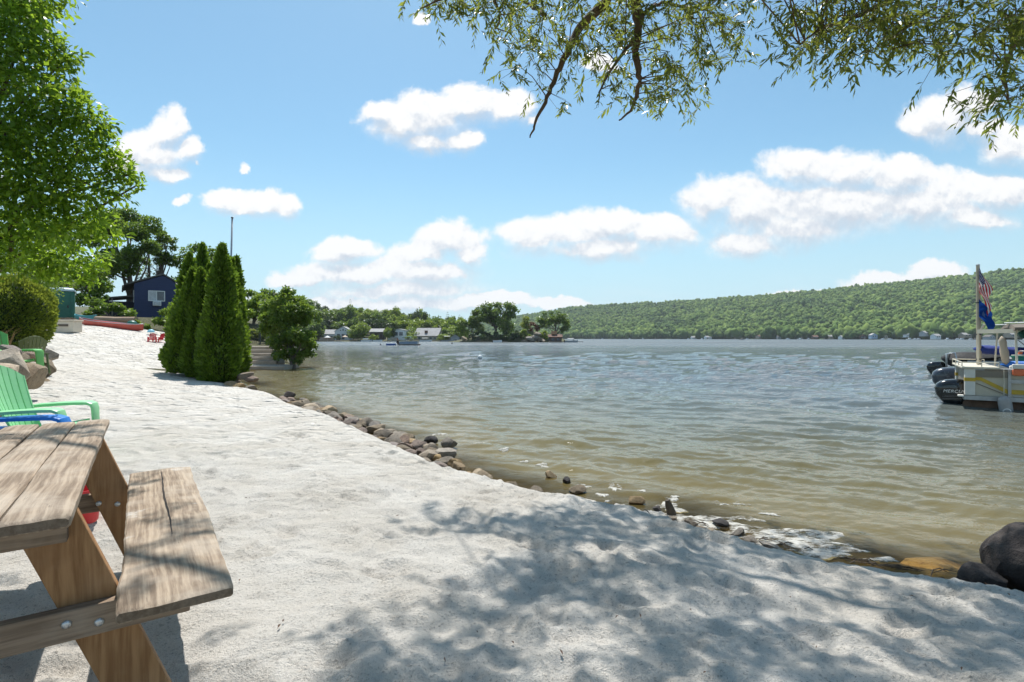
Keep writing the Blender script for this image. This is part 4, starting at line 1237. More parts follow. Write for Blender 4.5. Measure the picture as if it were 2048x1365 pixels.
def canoe(name, label, cat, p, q, W_, Hh, mat, rim, dz=0):
    p, q = Vector(p), Vector(q); d = q - p; L = d.length
    T = thing(name, label, cat, (p + q) / 2 + Vector((0, 0, dz)), math.atan2(d.y, d.x)); T.rotation_euler.y = -math.asin(d.z / L)
    mb = MB(); rings = []; n = 17
    for i in range(n):
        s = -1 + 2 * i / (n - 1); w_ = W_ / 2 * max(.03, (1 - abs(s) ** 2.6)); sh = Hh * (1 + .28 * s ** 4)
        rings.append([(s * L / 2, w_, sh), (s * L / 2, w_ * .95, sh * .55), (s * L / 2, w_ * .6, .05 + .1 * s ** 4), (s * L / 2, 0, .0 + .12 * s ** 4), (s * L / 2, -w_ * .6, .05 + .1 * s ** 4), (s * L / 2, -w_ * .95, sh * .55), (s * L / 2, -w_, sh), (s * L / 2, -w_ * .9, sh - .015), (s * L / 2, 0, .03 + .12 * s ** 4), (s * L / 2, w_ * .9, sh - .015)])
    mb.loft(rings); mb.build('hull', mat, T, True, 40)
    mb = MB()
    for sd in (-1, 1):
        mb.tube([(s * L / 2, sd * W_ / 2 * max(.03, (1 - abs(s) ** 2.6)), Hh * (1 + .28 * s ** 4)) for s in np.linspace(-1, 1, 17)], .02, 6)
    mb.build('gunwale', rim, T, True)
    return T


canoe('canoe', 'long red canoe lying across the top of the beach beside the storage box', 'canoe', at(158, 651, 29.2), at(286, 666, 27.4), .8, .36, M['red_paint'], M['grey_metal'], .0)
canoe('kayak', 'teal kayak lying behind the red canoe next to the portable toilet', 'kayak', at(150, 642, 32), at(192, 644, 31.5), .65, .32, M['teal'], M['teal'])
a, b = at(192, 638, 31.5), at(272, 640, 31)
T = thing('log_rail', 'weathered tan log resting on short posts behind the red canoe', 'log', a)
mb = MB(); mb.tube([Vector(), (b - a) * .5 + Vector((0, 0, -.03)), b - a], [.16, .17, .18], 12); mb.build('log', M['tan_log'], T, True, 50)
for s in (.25, .97):
    mb = MB(); c = (b - a) * s; mb.box((c.x - .09, c.y - .09, -1.1), (c.x + .09, c.y + .09, -.14)); mb.build('post', M['plank_grey'], T)
for px, py, Y, s, mt, lab in ((264, 650, 29.5, .26, 'teal_green', 'small green dome lid between the log and the red canoe'), (302, 665, 26.6, .16, 'lightblue', 'turquoise toy ball half hidden beside the white post')):
    mb = MB(); mb.lathe([(s, 0), (s * 1.02, s * .2), (s * .85, s * .6), (s * .5, s * .85), (0, s * .95)], n=16); mb.lathe([(s * 1.1, 0), (s * 1.1, .03), (s * .9, .03)], n=16)
    o = mb.build('plastic_lid' if s > .2 else 'toy', M[mt], None, True, 50); q = up(px, py, Y); o.location = (q.x, q.y, max(q.z, at(px, py, Y).z)); tag(o, lab, 'lid' if s > .2 else 'toy')
# gate and posts
q = up(312, 664, 27.6); mb = MB(); mb.lathe([(.10, -.2), (.10, .50), (.11, .51), (.11, .55), (.0, .58)], n=14); o = mb.build('pillar', M['white'], None, True, 40); o.location = q; tag(o, 'short white round pillar left of the brown gate', 'pillar')
q = up(329, 668, 28); T = thing('gate', 'brown wooden gate with a small white notice beside the arborvitae', 'gate', q, .25)
mb = MB()
for k in range(6): mb.box((-.36 + k * .125, -.015, .03), (-.36 + k * .125 + .118, .015, .62))
mb.build('board_panel', M['rust'], T)
mb = MB(); mb.box((-.38, .016, .12), (.40, .05, .20)); mb.box((-.38, .016, .46), (.40, .05, .54)); mb.build('rail', M['rust'], T)
mb = MB(); mb.box((.06, -.03, .34), (.19, -.017, .54)); mb.build('notice', simple('notice', (.60, .68, .74), .6), T)
q = up(343, 668, 27.6); mb = MB(); mb.tube([(0, 0, -.2), (0, 0, .85)], .05, 8); mb.lathe([(.06, .85), (.05, .9), (0, .93)], n=8); o = mb.build('post', M['dark_metal'], None); o.location = q; tag(o, 'dark round post at the right end of the brown gate', 'post')

# blue cottage
hb = at(268.6, 640, 46); hz = gz(hb.x, hb.y) - .3
HB = thing('cottage', 'dark blue gabled cottage with one white window and an air conditioner', 'house', (hb.x, hb.y, hz), math.atan2(.6, .8))
# local: +x along the gable wall to the right, gable faces -y
wd, ev, pk, dp_ = 3.75, 6.0 - hz, 6.85 - hz, 7.0
mb = MB(); mb.prism([(0, 0), (wd, 0), (wd, ev - .15), (wd * .56, pk), (0, ev)], 0, dp_, 'y'); mb.build('wall', M['navy'], HB)
mb = MB()
mb.prism([(-.75, ev - .20), (wd * .56, pk + .06), (wd * .56, pk + .20), (-.75, ev - .08)], -.12, dp_ + .2, 'y'); mb.prism([(wd * .56 + .002, pk + .06), (wd + .35, ev - .32), (wd + .35, ev - .20), (wd * .56 + .002, pk + .20)], -.12, dp_ + .2, 'y')
mb.build('roof', M['roof_dark'], HB)
mb = MB(); mb.tube([(-.80, -.15, ev - .26), (-.80, dp_, ev - .26)], .07, 8); mb.build('gutter', M['plank_grey'], HB)
def window(parent, x0, x1, z0, z1, y, frame=M['white'], n=2, pane=M['glass'], curtain=False):
    mb = MB(); e = .07
    mb.box((x0, y - .05, z0), (x0 + e, y - .003, z1)); mb.box((x1 - e, y - .05, z0), (x1, y - .003, z1)); mb.box((x0 + e, y - .05, z0), (x1 - e, y - .003, z0 + e)); mb.box((x0 + e, y - .05, z1 - e), (x1 - e, y - .003, z1))
    for k in range(1, n): c = x0 + (x1 - x0) * k / n; mb.box((c - .03, y - .045, z0 + e), (c + .03, y - .003, z1 - e))
    wdw = mb.build('window', frame, parent)
    mb = MB(); mb.box((x0 + e, y - .02, z0 + e), (x1 - e, y - .005, z1 - e)); mb.build('pane', pane, wdw)
    if curtain: mb = MB(); mb.box((x0 + e, y - .030, z0 + e), ((x0 + x1) / 2 - .03, y - .022, z1 - e)); mb.build('blind', simple('blind', (.55, .56, .57), .7), wdw)
zt, zb = at(0, 582, 47).z - hz, at(0, 603, 47).z - hz
window(HB, 1.0, 2.25, zb, zt, 0, curtain=True)
mb = MB(); mb.box((1.33, -.42, zb - .42), (1.95, .0, zb - .03)); ac = mb.build('air_conditioner', M['white'], HB, bevel=.02)
mb = MB(); mb.box((1.39, -.435, zb - .36), (1.89, -.422, zb - .09)); mb.build('grille', M['grey_metal'], ac)
mb = MB(); mb.box((-.045, .5, zb - .1), (-.003, 1.4, zt)); w_ = mb.build('window', M['white'], HB); mb = MB(); mb.box((-.055, .6, zb), (-.046, 1.3, zt - .1)); mb.build('pane', M['glass'], w_)
mb = MB(); mb.prism([(-.0, zt - .5), (-.0, zt - .36), (-3.2, zt - .80), (-3.2, zt - .94)], 1.6, 5.5, 'y'); mb.build('porch_roof', M['roof_dark'], HB)
mb = MB(); mb.box((-2.9, 1.9, 0), (-.0, 5.2, zt - .96)); mb.build('porch_shade_block', simple('porch_shade', (.02, .022, .035), .8), HB)  # solid dark block: shade under the porch roof put into its colour
for x in (-3.1, -1.6): mb = MB(); mb.box((x, 1.62, 0), (x + .09, 1.71, zt - .74 + (x + 3.2) * .08)); mb.build('porch_post', M['plank_grey'], HB)

# trees behind the beach
rng = np.random.default_rng(40)
def img_tree(name, label, blobs, trunk, n, size, mat, r0, group=None, cat='tree', sub=5, k=12, aspect=.6, shell=.3, loosen=1.0):
    """crown filled with clumps inside rough masses"""
    Cc = []; Rr = []
    for px, py, rx, ry, Y in blobs:
        c = at(px, py, Y); a, b_ = rx * Y / F, ry * Y / F
        C_, R_ = clumps_in(rng, sub, c, (a, a, b_), min(a, b_) * .42 * loosen, .3)
        Cc += list(C_); Rr += list(R_)
    p0, p1 = trunk
    return leafy_tree(name, label, (p0.x, p0.y, p0.z), Cc, Rr, n, size, mat, rng, p1, r0, 'grey_bark', aspect, .2, group, shell, cat, k)


img_tree('oak_tree', 'big dark oak spreading above the blue cottage', [(215, 470, 45, 45, 52), (260, 450, 45, 30, 54), (290, 470, 30, 30, 52), (240, 520, 50, 35, 50), (200, 530, 40, 35, 50), (225, 430, 30, 14, 54), (282, 505, 25, 22, 50)], (up(258, 640, 52), at(255, 490, 52)), 17000, .25, 'leaf_oak', .30, k=16, loosen=1.15)
img_tree('oak_tree', 'smaller open crowned oak on the right of the big oak beside the cottage', [(330, 490, 22, 20, 56), (310, 520, 20, 20, 56), (318, 470, 14, 10, 56), (335, 515, 10, 10, 56)], (up(305, 640, 56), at(322, 500, 56)), 2600, .26, 'leaf_oak', .2)
img_tree('leafy_tree', 'dark leafy tree standing right above the green portable toilet', [(150, 560, 50, 35, 40), (190, 560, 40, 35, 40), (160, 600, 40, 25, 38), (210, 590, 30, 25, 40), (120, 590, 40, 30, 42)], (up(190, 650, 40), at(180, 560, 40)), 7000, .2, 'leaf_oak', .18)
img_tree('leafy_tree', 'shaded tree in the gap between the leafy tree and the portable toilet', [(60, 560, 70, 70, 48), (100, 500, 60, 60, 52), (160, 500, 40, 50, 55)], (up(80, 650, 48), at(80, 520, 48)), 7000, .26, 'leaf_oak', .25)
img_tree('leafy_tree', 'tree top showing between the cottage and the arborvitae', [(375, 530, 30, 30, 58), (360, 560, 28, 30, 58), (420, 515, 22, 22, 60), (350, 590, 24, 24, 56), (400, 560, 40, 40, 58), (395, 505, 14, 14, 60)], (up(380, 660, 58), at(385, 540, 58)), 5000, .28, 'leaf_oak', .25)
img_tree('shrub', 'pale green flowering shrub in front of the blue cottage wall', [(330, 630, 18, 16, 33), (345, 640, 22, 22, 32), (316, 645, 16, 12, 33), (348, 615, 12, 12, 33)], (up(335, 665, 33), at(338, 640, 33)), 3200, .13, 'leaf_bright', .05, cat='shrub')
img_tree('shrub', 'low dark shrub behind the log rail, left of the cottage', [(215, 622, 30, 16, 36), (245, 628, 22, 12, 36), (190, 630, 20, 14, 36), (255, 632, 14, 12, 35)], (up(220, 650, 36), at(220, 630, 36)), 3200, .15, 'leaf_mid', .05, cat='shrub')
img_tree('shrub', 'small bush beside the right end of the red canoe', [(285, 655, 12, 8, 31), (275, 650, 8, 8, 31)], (up(283, 664, 31), at(283, 655, 31)), 900, .12, 'leaf_bright', .03, cat='shrub')
# conifer behind the cottage
def conifer(name, label, base, H_, R_, n, mat, seed, group=None, droop=-.25, size=None, parent_scale=None):
    r = np.random.default_rng(seed)
    T = thing(name, label, 'tree', base, 0, group)
    mb = MB(); mb.tube([(0, 0, -.2), (0, 0, H_ * .6), (0, 0, H_)], [R_ * .09, R_ * .06, .02], 7); mb.build('trunk', M['grey_bark'], T, True)
    P_, D_ = conifer_points(r, n, H_, R_)
    L = np.full(n, size or H_ * .05) * (.6 + .8 * r.random(n)) * np.clip(1.12 - P_[:, 2] / H_, .2, 1)
    link('crown', leaf_mesh('crown', P_, D_, nrm(np.array([0, 0, 1.0]) + r.normal(size=(n, 3)) * .4), L, L * .4), M[mat], T)
    return T
def conifer_points(r, n, H_, R_, tiers=15):
    t_ = np.floor((r.random(n) ** 1.3) * tiers) / tiers
    a0 = r.random(tiers) * 6.28
    a = a0[(t_ * tiers).astype(int)] + np.floor(r.random(n) * 7) / 7 * 6.28 + r.normal(size=n) * .16
    q = r.random(n) ** .6
    rad = R_ * (1 - t_) ** .85 * q * (1 + .15 * np.sin(7 * t_ * tiers))
    z = H_ * (.12 + .88 * t_) - rad * .18 + r.normal(size=n) * H_ * .008
    P_ = np.stack([rad * np.cos(a), rad * np.sin(a), z], -1)
    D_ = np.stack([np.cos(a), np.sin(a), np.full(n, -.25)], -1) + r.normal(size=(n, 3)) * .35
    return P_, D_
bz = up(298, 640, 62); conifer('spruce_tree', 'dark spruce with tiered branches between the oak and the cottage roof', bz, at(0, 482, 62).z - bz.z, 2.6, 2600, 'leaf_dark', 5)

# ------------------------------------------------------------------ steps, slab, railing, bush by the cove
mb = MB(); mb.box((-18.5, 27.55, WZ - .6), (-11.95, 29.55, -.265)); o = mb.build('concrete_slab', M['concrete'], None, bevel=.03); tag(o, 'low concrete landing slab at the water below the steps', 'slab')
T = thing('steps', 'broad flight of worn concrete steps going up from the landing slab', 'steps', (-18.5, 29.55, -.265))
for k in range(5):
    mb = MB(); mb.box((0, .52 * k + .004, -.35), (5.25 - .33 * k, .52 * k + .62 if k < 4 else .52 * k + 1.5, .195 * (k + 1)))
    mb.build('step', M['concrete'], T, bevel=.025)
mb = MB(); mb.prism([(-.2, -.6), (2.9, -.6), (2.9, 1.2), (2.2, 1.2), (-.2, .12)], 0, .35, 'x'); o = mb.build('retaining_wall', M['plank_grey'], None, bevel=.03); o.location = (-13.15, 29.5, -.3); o.rotation_euler = (0, 0, .42); tag(o, 'dark sloping timber wall along the right side of the steps', 'wall')
T = thing('handrail', 'dark metal handrail sloping down the right side of the steps', 'handrail', (-13.75, 29.9, 0))
mb = MB(); mb.tube([(.35, -.2, .55), (-.9, 2.4, 1.35), (-1.5, 3.5, 1.4)], .03, 8); mb.build('rail', M['dark_metal'], T, True)
for x, y, z in ((.3, -.1, .58), (-.3, 1.15, .98), (-.9, 2.4, 1.35), (-1.45, 3.4, 1.4)): mb = MB(); mb.tube([(x, y, -.4), (x, y, z)], .03, 8); mb.build('post', M['dark_metal'], T, True)
T = thing('railing', 'black picket railing across the top of the steps', 'railing', (-20.2, 36.2, .7))
L = 4.1; mb = MB(); mb.bar((0, 0, .95), (L, .4, .95), .04, .04); mb.bar((0, 0, .12), (L, .4, .12), .04, .04); mb.build('rail', M['dark_metal'], T)
mb = MB()
for k in range(34): s = (k + .5) / 34; mb.bar((L * s, .4 * s, .12), (L * s, .4 * s, .95), .018, .018, up=(1, 0, 0))
mb.build('pickets', M['dark_metal'], T)
for s in (0, .33, .66, 1): mb = MB(); mb.box((L * s - .04, .4 * s - .04, -.3), (L * s + .04, .4 * s + .04, 1.08)); mb.build('post', M['dark_metal'], T)
for s in (1, ): mb = MB(); mb.box((3.2, .3, -.3), (3.32, .42, 1.9)); mb.build('tall_post', M['plank_grey'], T)
img_tree('hedge', 'bright yellow green hedge behind the black railing', [(505, 672, 20, 10, 38), (525, 672, 14, 10, 38), (488, 670, 14, 10, 38), (515, 664, 14, 7, 38)], (up(508, 690, 38), at(508, 675, 38)), 3600, .13, 'leaf_yellow', .04, cat='hedge', sub=7)
img_tree('leafy_bush', 'large leafy bush leaning over the water at the right end of the steps', [(575, 615, 30, 26, 30), (556, 640, 30, 26, 30), (592, 645, 30, 30, 29.5), (600, 680, 28, 22, 29), (572, 685, 28, 26, 29.5), (550, 665, 22, 26, 30.5), (612, 692, 18, 14, 28.8), (580, 708, 24, 12, 29), (575, 590, 14, 12, 30), (540, 622, 16, 14, 31), (624, 690, 9, 10, 28.6), (605, 625, 14, 12, 29.6), (598, 606, 14, 12, 29.8), (560, 712, 14, 10, 29.2), (606, 712, 14, 9, 28.7), (588, 722, 12, 7, 28.8), (618, 708, 10, 8, 28.6)], (Vector((-11.9, 28.6, -.55)), at(572, 640, 30)), 24000, .15, 'leaf_mid', .16, cat='bush', sub=9, k=18, loosen=1.2)
img_tree('leafy_tree', 'light green tree behind the railing just right of the arborvitae', [(505, 610, 26, 26, 44), (495, 640, 24, 26, 43), (530, 630, 20, 24, 43), (520, 600, 16, 12, 46), (498, 590, 10, 10, 46)], (up(508, 690, 44), at(508, 630, 44)), 4200, .22, 'leaf_bright', .14)
img_tree('leafy_tree', 'tree rising between the light green tree and the large leafy bush', [(545, 600, 20, 18, 60), (530, 590, 14, 10, 62), (555, 630, 24, 26, 58), (610, 625, 20, 18, 70), (625, 640, 14, 20, 72), (600, 600, 10, 10, 72)], (up(560, 690, 62), at(565, 620, 62)), 3600, .3, 'leaf_mid', .16)
img_tree('leafy_tree', 'shady tree filling the gap left of the railing behind the arborvitae', [(480, 640, 22, 40, 50), (470, 600, 16, 20, 52)], (up(478, 690, 50), at(478, 630, 50)), 2600, .24, 'leaf_oak', .14)
# bare pole
p0, p1 = at(457, 700, 32), at(464.5, 437, 32)
T = thing('flagpole', 'tall thin bare grey pole without a flag rising behind the arborvitae', 'pole', (p0.x, p0.y, .2)); d = p1 - Vector((p0.x, p0.y, .2))
mb = MB(); mb.tube([(0, 0, 0), d * .5, d], [.065, .06, .05], 10); mb.build('pole', M['grey_metal'], T, True)
mb = MB(); mb.lathe([(.0, -.02), (.07, .0), (.07, .06), (.0, .1)], d, n=10); mb.build('cap', M['dark_metal'], T, True)
# white float in the lake
pb = at(960, 715, 43.5); mb = MB(); mb.lathe([(0, -.16), (.13, -.1), (.19, 0), (.17, .1), (.09, .17), (.03, .19), (.03, .24), (0, .25)], n=18); o = mb.build('mooring_buoy', M['white'], None, True); o.location = (pb.x, pb.y, WZ + .06); tag(o, 'white round mooring buoy alone on the open lake', 'buoy')
# ------------------------------------------------------------------ far shore, island, wooded ridge
def wl_Y(py): return (CAMZ - WZ) * F / (py - HOR)


def house(name, label, loc, rz, w, d, h, rh, wall, roof, front='gable', wins=(), over=.35, extra=None, cat='house', frame=None, group=None):
    T = thing(name, label, cat, loc, rz, group)
    mb = MB()
    if front == 'gable':
        mb.prism([(-w / 2, -1), (w / 2, -1), (w / 2, h), (0, h + rh), (-w / 2, h)], 0, d, 'y')
        mb.build('wall', wall, T)
        mb = MB(); k = rh / (w / 2)
        for s in (-1, 1): mb.prism([(s * (w / 2 + over), h - k * over + .02), (s * .001, h + rh + .02), (s * .001, h + rh + .24), (s * (w / 2 + over), h - k * over + .24)], -over, d + over, 'y')
        mb.build('roof', roof, T)
    else:
        mb.prism([(0, -1), (d, -1), (d, h), (d / 2, h + rh), (0, h)], -w / 2, w / 2, 'x')
        mb.build('wall', wall, T)
        mb = MB(); k = rh / (d / 2)
        for s in (-1, 1): mb.prism([(d / 2 + s * (d / 2 + over), h - k * over + .02), (d / 2 + s * .001, h + rh + .02), (d / 2 + s * .001, h + rh + .24), (d / 2 + s * (d / 2 + over), h - k * over + .24)], -w / 2 - over, w / 2 + over, 'x')
        mb.build('roof', roof, T)
    for x0, x1, z0, z1 in wins:
        mb = MB(); mb.box((x0, -.10, z0), (x1, -.004, z1)); f_ = mb.build('window', frame or M['white'], T)
        mb = MB(); mb.box((x0 + .12, -.13, z0 + .12), (x1 - .12, -.104, z1 - .12)); mb.build('pane', M['glass'], f_)
    return T


M['pale_wall'] = simple('pale_wall', (.62, .66, .70), .7, .06, .5)
M['brown_wall'] = simple('brown_wall', (.085, .062, .05), .8, .2, .5)
M['white_wall'] = simple('white_wall', (.74, .76, .76), .7, .05, .5)
M['tan_wall'] = simple('tan_wall', (.40, .33, .25), .8, .15, .5)
M['grey_wall'] = simple('grey_wall', (.35, .37, .38), .8, .1, .5)
M['blue_wall'] = simple('blue_wall', (.30, .42, .55), .7, .1, .5)
M['canvas_tan'] = simple('canvas_tan', (.55, .42, .30), .8, .1, 1)
M['canvas_white'] = simple('canvas_white', (.74, .73, .70), .8, .06, 1)
M['canvas_blue'] = simple('canvas_blue', (.05, .20, .45), .7, .15, 1)
M['hull_white'] = simple('hull_white', (.72, .74, .76), .35, .06, 1)
M['hull_blue'] = simple('hull_blue', (.10, .33, .50), .35, .1, 1)
M['hull_grey'] = simple('hull_grey', (.34, .36, .38), .45, .12, 1)
M['soil'] = simple('soil', (.10, .085, .05), .95, .4, .25, .3, 2, col2=(.13, .14, .05))

# bank behind the far houses
def bank_h(X, Y):
    px = 1024 + F * X / Y
    e = np.interp(px, [400, 620, 740, 830, 900, 1000], [26, 22, 15, 6, 2.5, .2])
    s = sstep(260, 420, Y + 8 * np.sin(X * .07))
    return WZ - 1.5 + (1.9 + 0 * X) * sstep(259, 266, Y + 2.0 * np.sin(X * .11)) + e * s
bx = np.linspace(-330, 20, 120); by = np.linspace(255, 560, 80)
BX, BY = np.meshgrid(bx, by)
bm_, _ = grid_mesh('far_bank', BX, BY, bank_h(BX, BY))
tag(link('far_bank', bm_, M['soil'], smooth=True), kind='structure')
def bank_z(x, y): return float(bank_h(np.array([x]), np.array([y]))[0])

# tree kinds, unit height
TREES = {}
def proto_tree(key, mat, seed, kind):
    r = np.random.default_rng(seed)
    if kind == 'pine':
        P_, D_ = conifer_points(r, 900, 1.0, .20, 13); n = 900
        L = .075 * (.6 + .8 * r.random(n)) * np.clip(1.12 - P_[:, 2], .18, 1); me = leaf_mesh('crown', P_, D_, nrm(np.array([0, 0, 1.0]) + r.normal(size=(n, 3)) * .4), L, L * .5)
        top = 1.0
    else:
        rx = {'round': .42, 'tall': .27, 'broad': .52, 'bush': .58}[kind]
        C_, R_ = clumps_in(r, 26, (0, 0, .58 if kind != 'bush' else .5), (rx, rx, .36 if kind != 'bush' else .42), .13, .35, False)
        n = 2300
        P_, D_ = crown_points(C_, R_, n, r, .35, .8)
        me = rand_leaves('crown', P_, D_, .072, r, .7, .1)
    me.materials.append(M[mat])
    mb = MB()
    mb.tube([(0, 0, -.12), (.01, 0, .3), (0, .01, .75)], [.028, .02, .008], 6)
    tm = mb.mesh('trunk'); tm.materials.append(M['grey_bark'])
    TREES[key] = (me, tm)
s_ = 0
for kind in ('round', 'tall', 'broad', 'bush', 'pine'):
    for mt in ('far_mid', 'far_bright', 'far_dark'):
        for v in (0, 1):
            s_ += 1; proto_tree((kind, mt, v), mt, 100 + s_, kind)


def far_tree(kind, mt, loc, H_, label, group, wide=1.0, name=None, rr=random):
    T = thing(name or {'pine': 'pine_tree', 'bush': 'bush'}.get(kind, 'leafy_tree'), label, 'bush' if kind == 'bush' else 'tree', loc, rr.uniform(0, 6.28), group, (H_ * wide, H_ * wide, H_))
    me, tm = TREES[(kind, mt, rr.randrange(2))]
    for nm, m_ in (('crown', me), ('trunk', tm)):
        o = bpy.data.objects.new(nm, m_); COL.objects.link(o); o.parent = T
    return T


r = random.Random(21)
prof_x = [540, 600, 620, 640, 660, 680, 700, 720, 750, 770, 790, 810, 840, 860, 880, 905, 930]
prof_y = [588, 596, 600, 608, 614, 612, 606, 616, 622, 618, 612, 626, 622, 634, 634, 634, 640]
ROWS = ((272, 660, .45), (285, 648, .35), (305, 636, .2), (335, 0, .1), (375, 0, 0), (410, 0, 0))
for Y, lim, jit in ROWS:
    px = 540 + r.uniform(0, 10)
    while px < 928:
        ty = np.interp(px, prof_x, prof_y)
        ty = max(ty, lim) + r.uniform(-3, 9) if lim else ty + r.uniform(-4, 8) + (335 <= Y < 340) * 6
        YY = Y + r.uniform(-6, 6); p_ = at(px, ty, YY); g_ = bank_z(p_.x, YY)
        H_ = p_.z - g_
        front = any(a - 3 < px < b + 3 for a, b in ((650, 702), (738, 768), (780, 810), (826, 878), (900, 918))) and Y < 300
        if H_ > 2.5 and not front:
            mt = r.choices(['far_mid', 'far_bright', 'far_dark'], [5, 4, 2.2])[0]; kind = r.choices(['round', 'tall', 'broad', 'pine'], [5, 3, 2, .6])[0]
            if kind == 'pine': mt = 'far_dark'
            lab = {'far_mid': 'mid green leafy tree on the wooded far shore behind the houses', 'far_bright': 'light yellow green leafy tree on the wooded far shore', 'far_dark': 'dark green leafy tree among paler ones on the far shore'}[mt] if kind != 'pine' else 'dark pointed pine among the leafy trees of the far shore'
            far_tree(kind, mt, (p_.x, YY, g_), min(H_, 26) * (1.0 if kind != 'pine' else 1.15), lab, 'trees on the wooded far shore', max(.75, min(1.5, 11 / max(H_, 4))), rr=r)
        px += r.uniform(9, 17) * (1.25 if Y > 330 else 1)
# named ones
for kind, mt, px, ty, Y, w_, lab in (('pine', 'far_dark', 895, 621, 330, .9, 'tall dark spruce standing clear of the trees left of the island'), ('pine', 'far_dark', 919, 627, 320, 1.0, 'dark flat topped pine just left of the island oak'), ('round', 'far_bright', 775, 655, 266, .8, 'bright green tree at the water between the brown and the white house'),
                                     ('tall', 'far_dark', 786, 652, 267, .45, 'narrow dark tree close against the white house'), ('bush', 'far_bright', 748, 667, 265, .9, 'pale round bush in front of the brown house'), ('bush', 'far_dark', 673, 670, 264, 1.1, 'dark green bush in front of the pale gabled house'),
                                     ('bush', 'far_bright', 822, 669, 265, 1.5, 'yellow green hedge bush left of the grey roofed house'), ('bush', 'far_bright', 888, 668, 263, 2.0, 'rounded yellow green bush right of the grey roofed house'), ('round', 'far_bright', 708, 652, 267, .9, 'bright green tree just right of the pale gabled house'), ('round', 'far_bright', 722, 645, 270, 1.0, 'tall light green tree left of the brown house'),
                                     ('round', 'far_mid', 632, 646, 266, 1.0, 'tree at the water behind the large leafy bush'), ('tall', 'far_dark', 637, 640, 270, .8, 'dark narrow tree left of the pale gabled house'), ('bush', 'far_dark', 868, 660, 285, 1.0, 'dark tree leaning on the roof end of the grey roofed house'), ('round', 'far_mid', 905, 640, 300, 1.1, 'mid green tree below the tall dark spruce')):
    p_ = at(px, ty, Y); g_ = bank_z(p_.x, Y); far_tree(kind, mt, (p_.x, Y, g_), max(p_.z - g_, 2), lab, None, w_, rr=r)


def hp(px, Y): p_ = at(px, 680, Y); return (p_.x, Y, bank_z(p_.x, Y))
k_ = 266 / F
house('gabled_house', 'pale grey gabled house with a row of blue windows on the far shore', hp(686, 271), .15, 8.2, 12, 4.6, 2.3, M['pale_wall'], M['roof_grey'], wins=((-3.2, -1.3, 1.6, 3.3), (-.8, .9, .3, 3.3), (1.4, 3.2, 1.6, 3.3), (-1.6, -.7, 4.6, 5.4), (-.4, .5, 4.7, 5.9), (.8, 1.7, 4.6, 5.4)))
house('wing_house', 'low pale wing with a long lean roof left of the gabled house', hp(661, 272), .1, 7, 9, 3.2, 2.2, M['pale_wall'], M['roof_grey'], 'side', wins=((-1.5, 1.2, 1, 2.4),))
house('cottage', 'brown cottage with a dark deck between bright trees on the far shore', hp(752, 270), 0, 6.5, 8, 4.0, 1.6, M['brown_wall'], M['roof_grey'], 'side', wins=((-2.4, .2, 1.4, 2.7), (.8, 2.2, 1.4, 2.7)), frame=M['brown_wall'])
house('white_house', 'narrow white house with two tall dark windows on the far shore', hp(797, 269), 0, 6.6, 8, 5.0, .7, M['white_wall'], M['roof_grey'], 'gable', wins=((-2.3, -.2, 2.3, 4.3), (.2, 2.3, 2.3, 4.3), (-2.2, -.2, .2, 1.5)))
house('white_house', 'slim white house wall showing left of the narrow dark tree', hp(779, 270), 0, 2.2, 6, 4.6, .5, M['white_wall'], M['roof_grey'], 'gable', wins=((-.6, .6, 2.4, 3.4),))
T = house('grey_roofed_house', 'house with a broad pale grey roof and chimney on the far shore', hp(852, 272), -.12, 12.5, 12, 2.4, 4.0, M['tan_wall'], M['roof_grey'], 'side', wins=((-4.4, -2.6, .6, 1.9), (1.6, 3.4, .6, 1.9), (4.2, 5.4, .6, 1.9)))
mb = MB(); mb.box((-1.2, 1.6, 2.5), (.2, 2.8, 5.2)); mb.build('chimney', M['roof_brown'], T)
house('boathouse', 'small grey boathouse with a hipped grey roof left of the island', hp(910, 262), .1, 4.5, 5, 2.7, 1.4, M['grey_wall'], M['roof_grey'], 'gable', wins=((-1.2, 1.2, .4, 2.0),))
house('small_house', 'tiny tan house wall half hidden by trees behind the large leafy bush', hp(622, 275), 0, 4, 5, 4.6, 1.4, M['tan_wall'], M['roof_grey'], 'gable', wins=((-.8, .8, 1.8, 3.2),))


def parasol(label, px, Y, d, mat, h=2.5):
    T = thing('parasol', label, 'parasol', hp(px, Y)); mb = MB(); mb.lathe([(d / 2, h - .1), (d / 2, h), (0, h + d * .28)], n=8); mb.build('canopy', mat, T)
    mb = MB(); mb.tube([(0, 0, -.3), (0, 0, h)], .05, 6); mb.build('pole', M['white'], T)
parasol('cream parasol on the terrace left of the gabled house', 655, 263, 3.4, M['canvas_white'], 1.9)
parasol('orange tan parasol in front of the gabled house', 690, 262.5, 3.0, M['canvas_tan'], 3.0)


def dock(label, x0, x1, Y, z=.35, mat='plank_grey', d=2.0):
    T = thing('dock', label, 'dock', ((x0 + x1) / 2, Y, WZ)); w = x1 - x0
    mb = MB(); mb.box((-w / 2, -d / 2, z - .18), (w / 2, d / 2, z)); mb.build('deck', M[mat], T)
    for k in range(max(2, int(w / 2.5))):
        x = -w / 2 + .2 + (w - .4) * k / max(1, int(w / 2.5) - 1) if w > 5 else (-w / 2 + .2 if k == 0 else w / 2 - .2)
        mb = MB(); mb.tube([(x, -d / 2 + .1, -1.2), (x, -d / 2 + .1, z - .185)], .09, 6); mb.build('pile', M['plank_grey'], T)
    return T


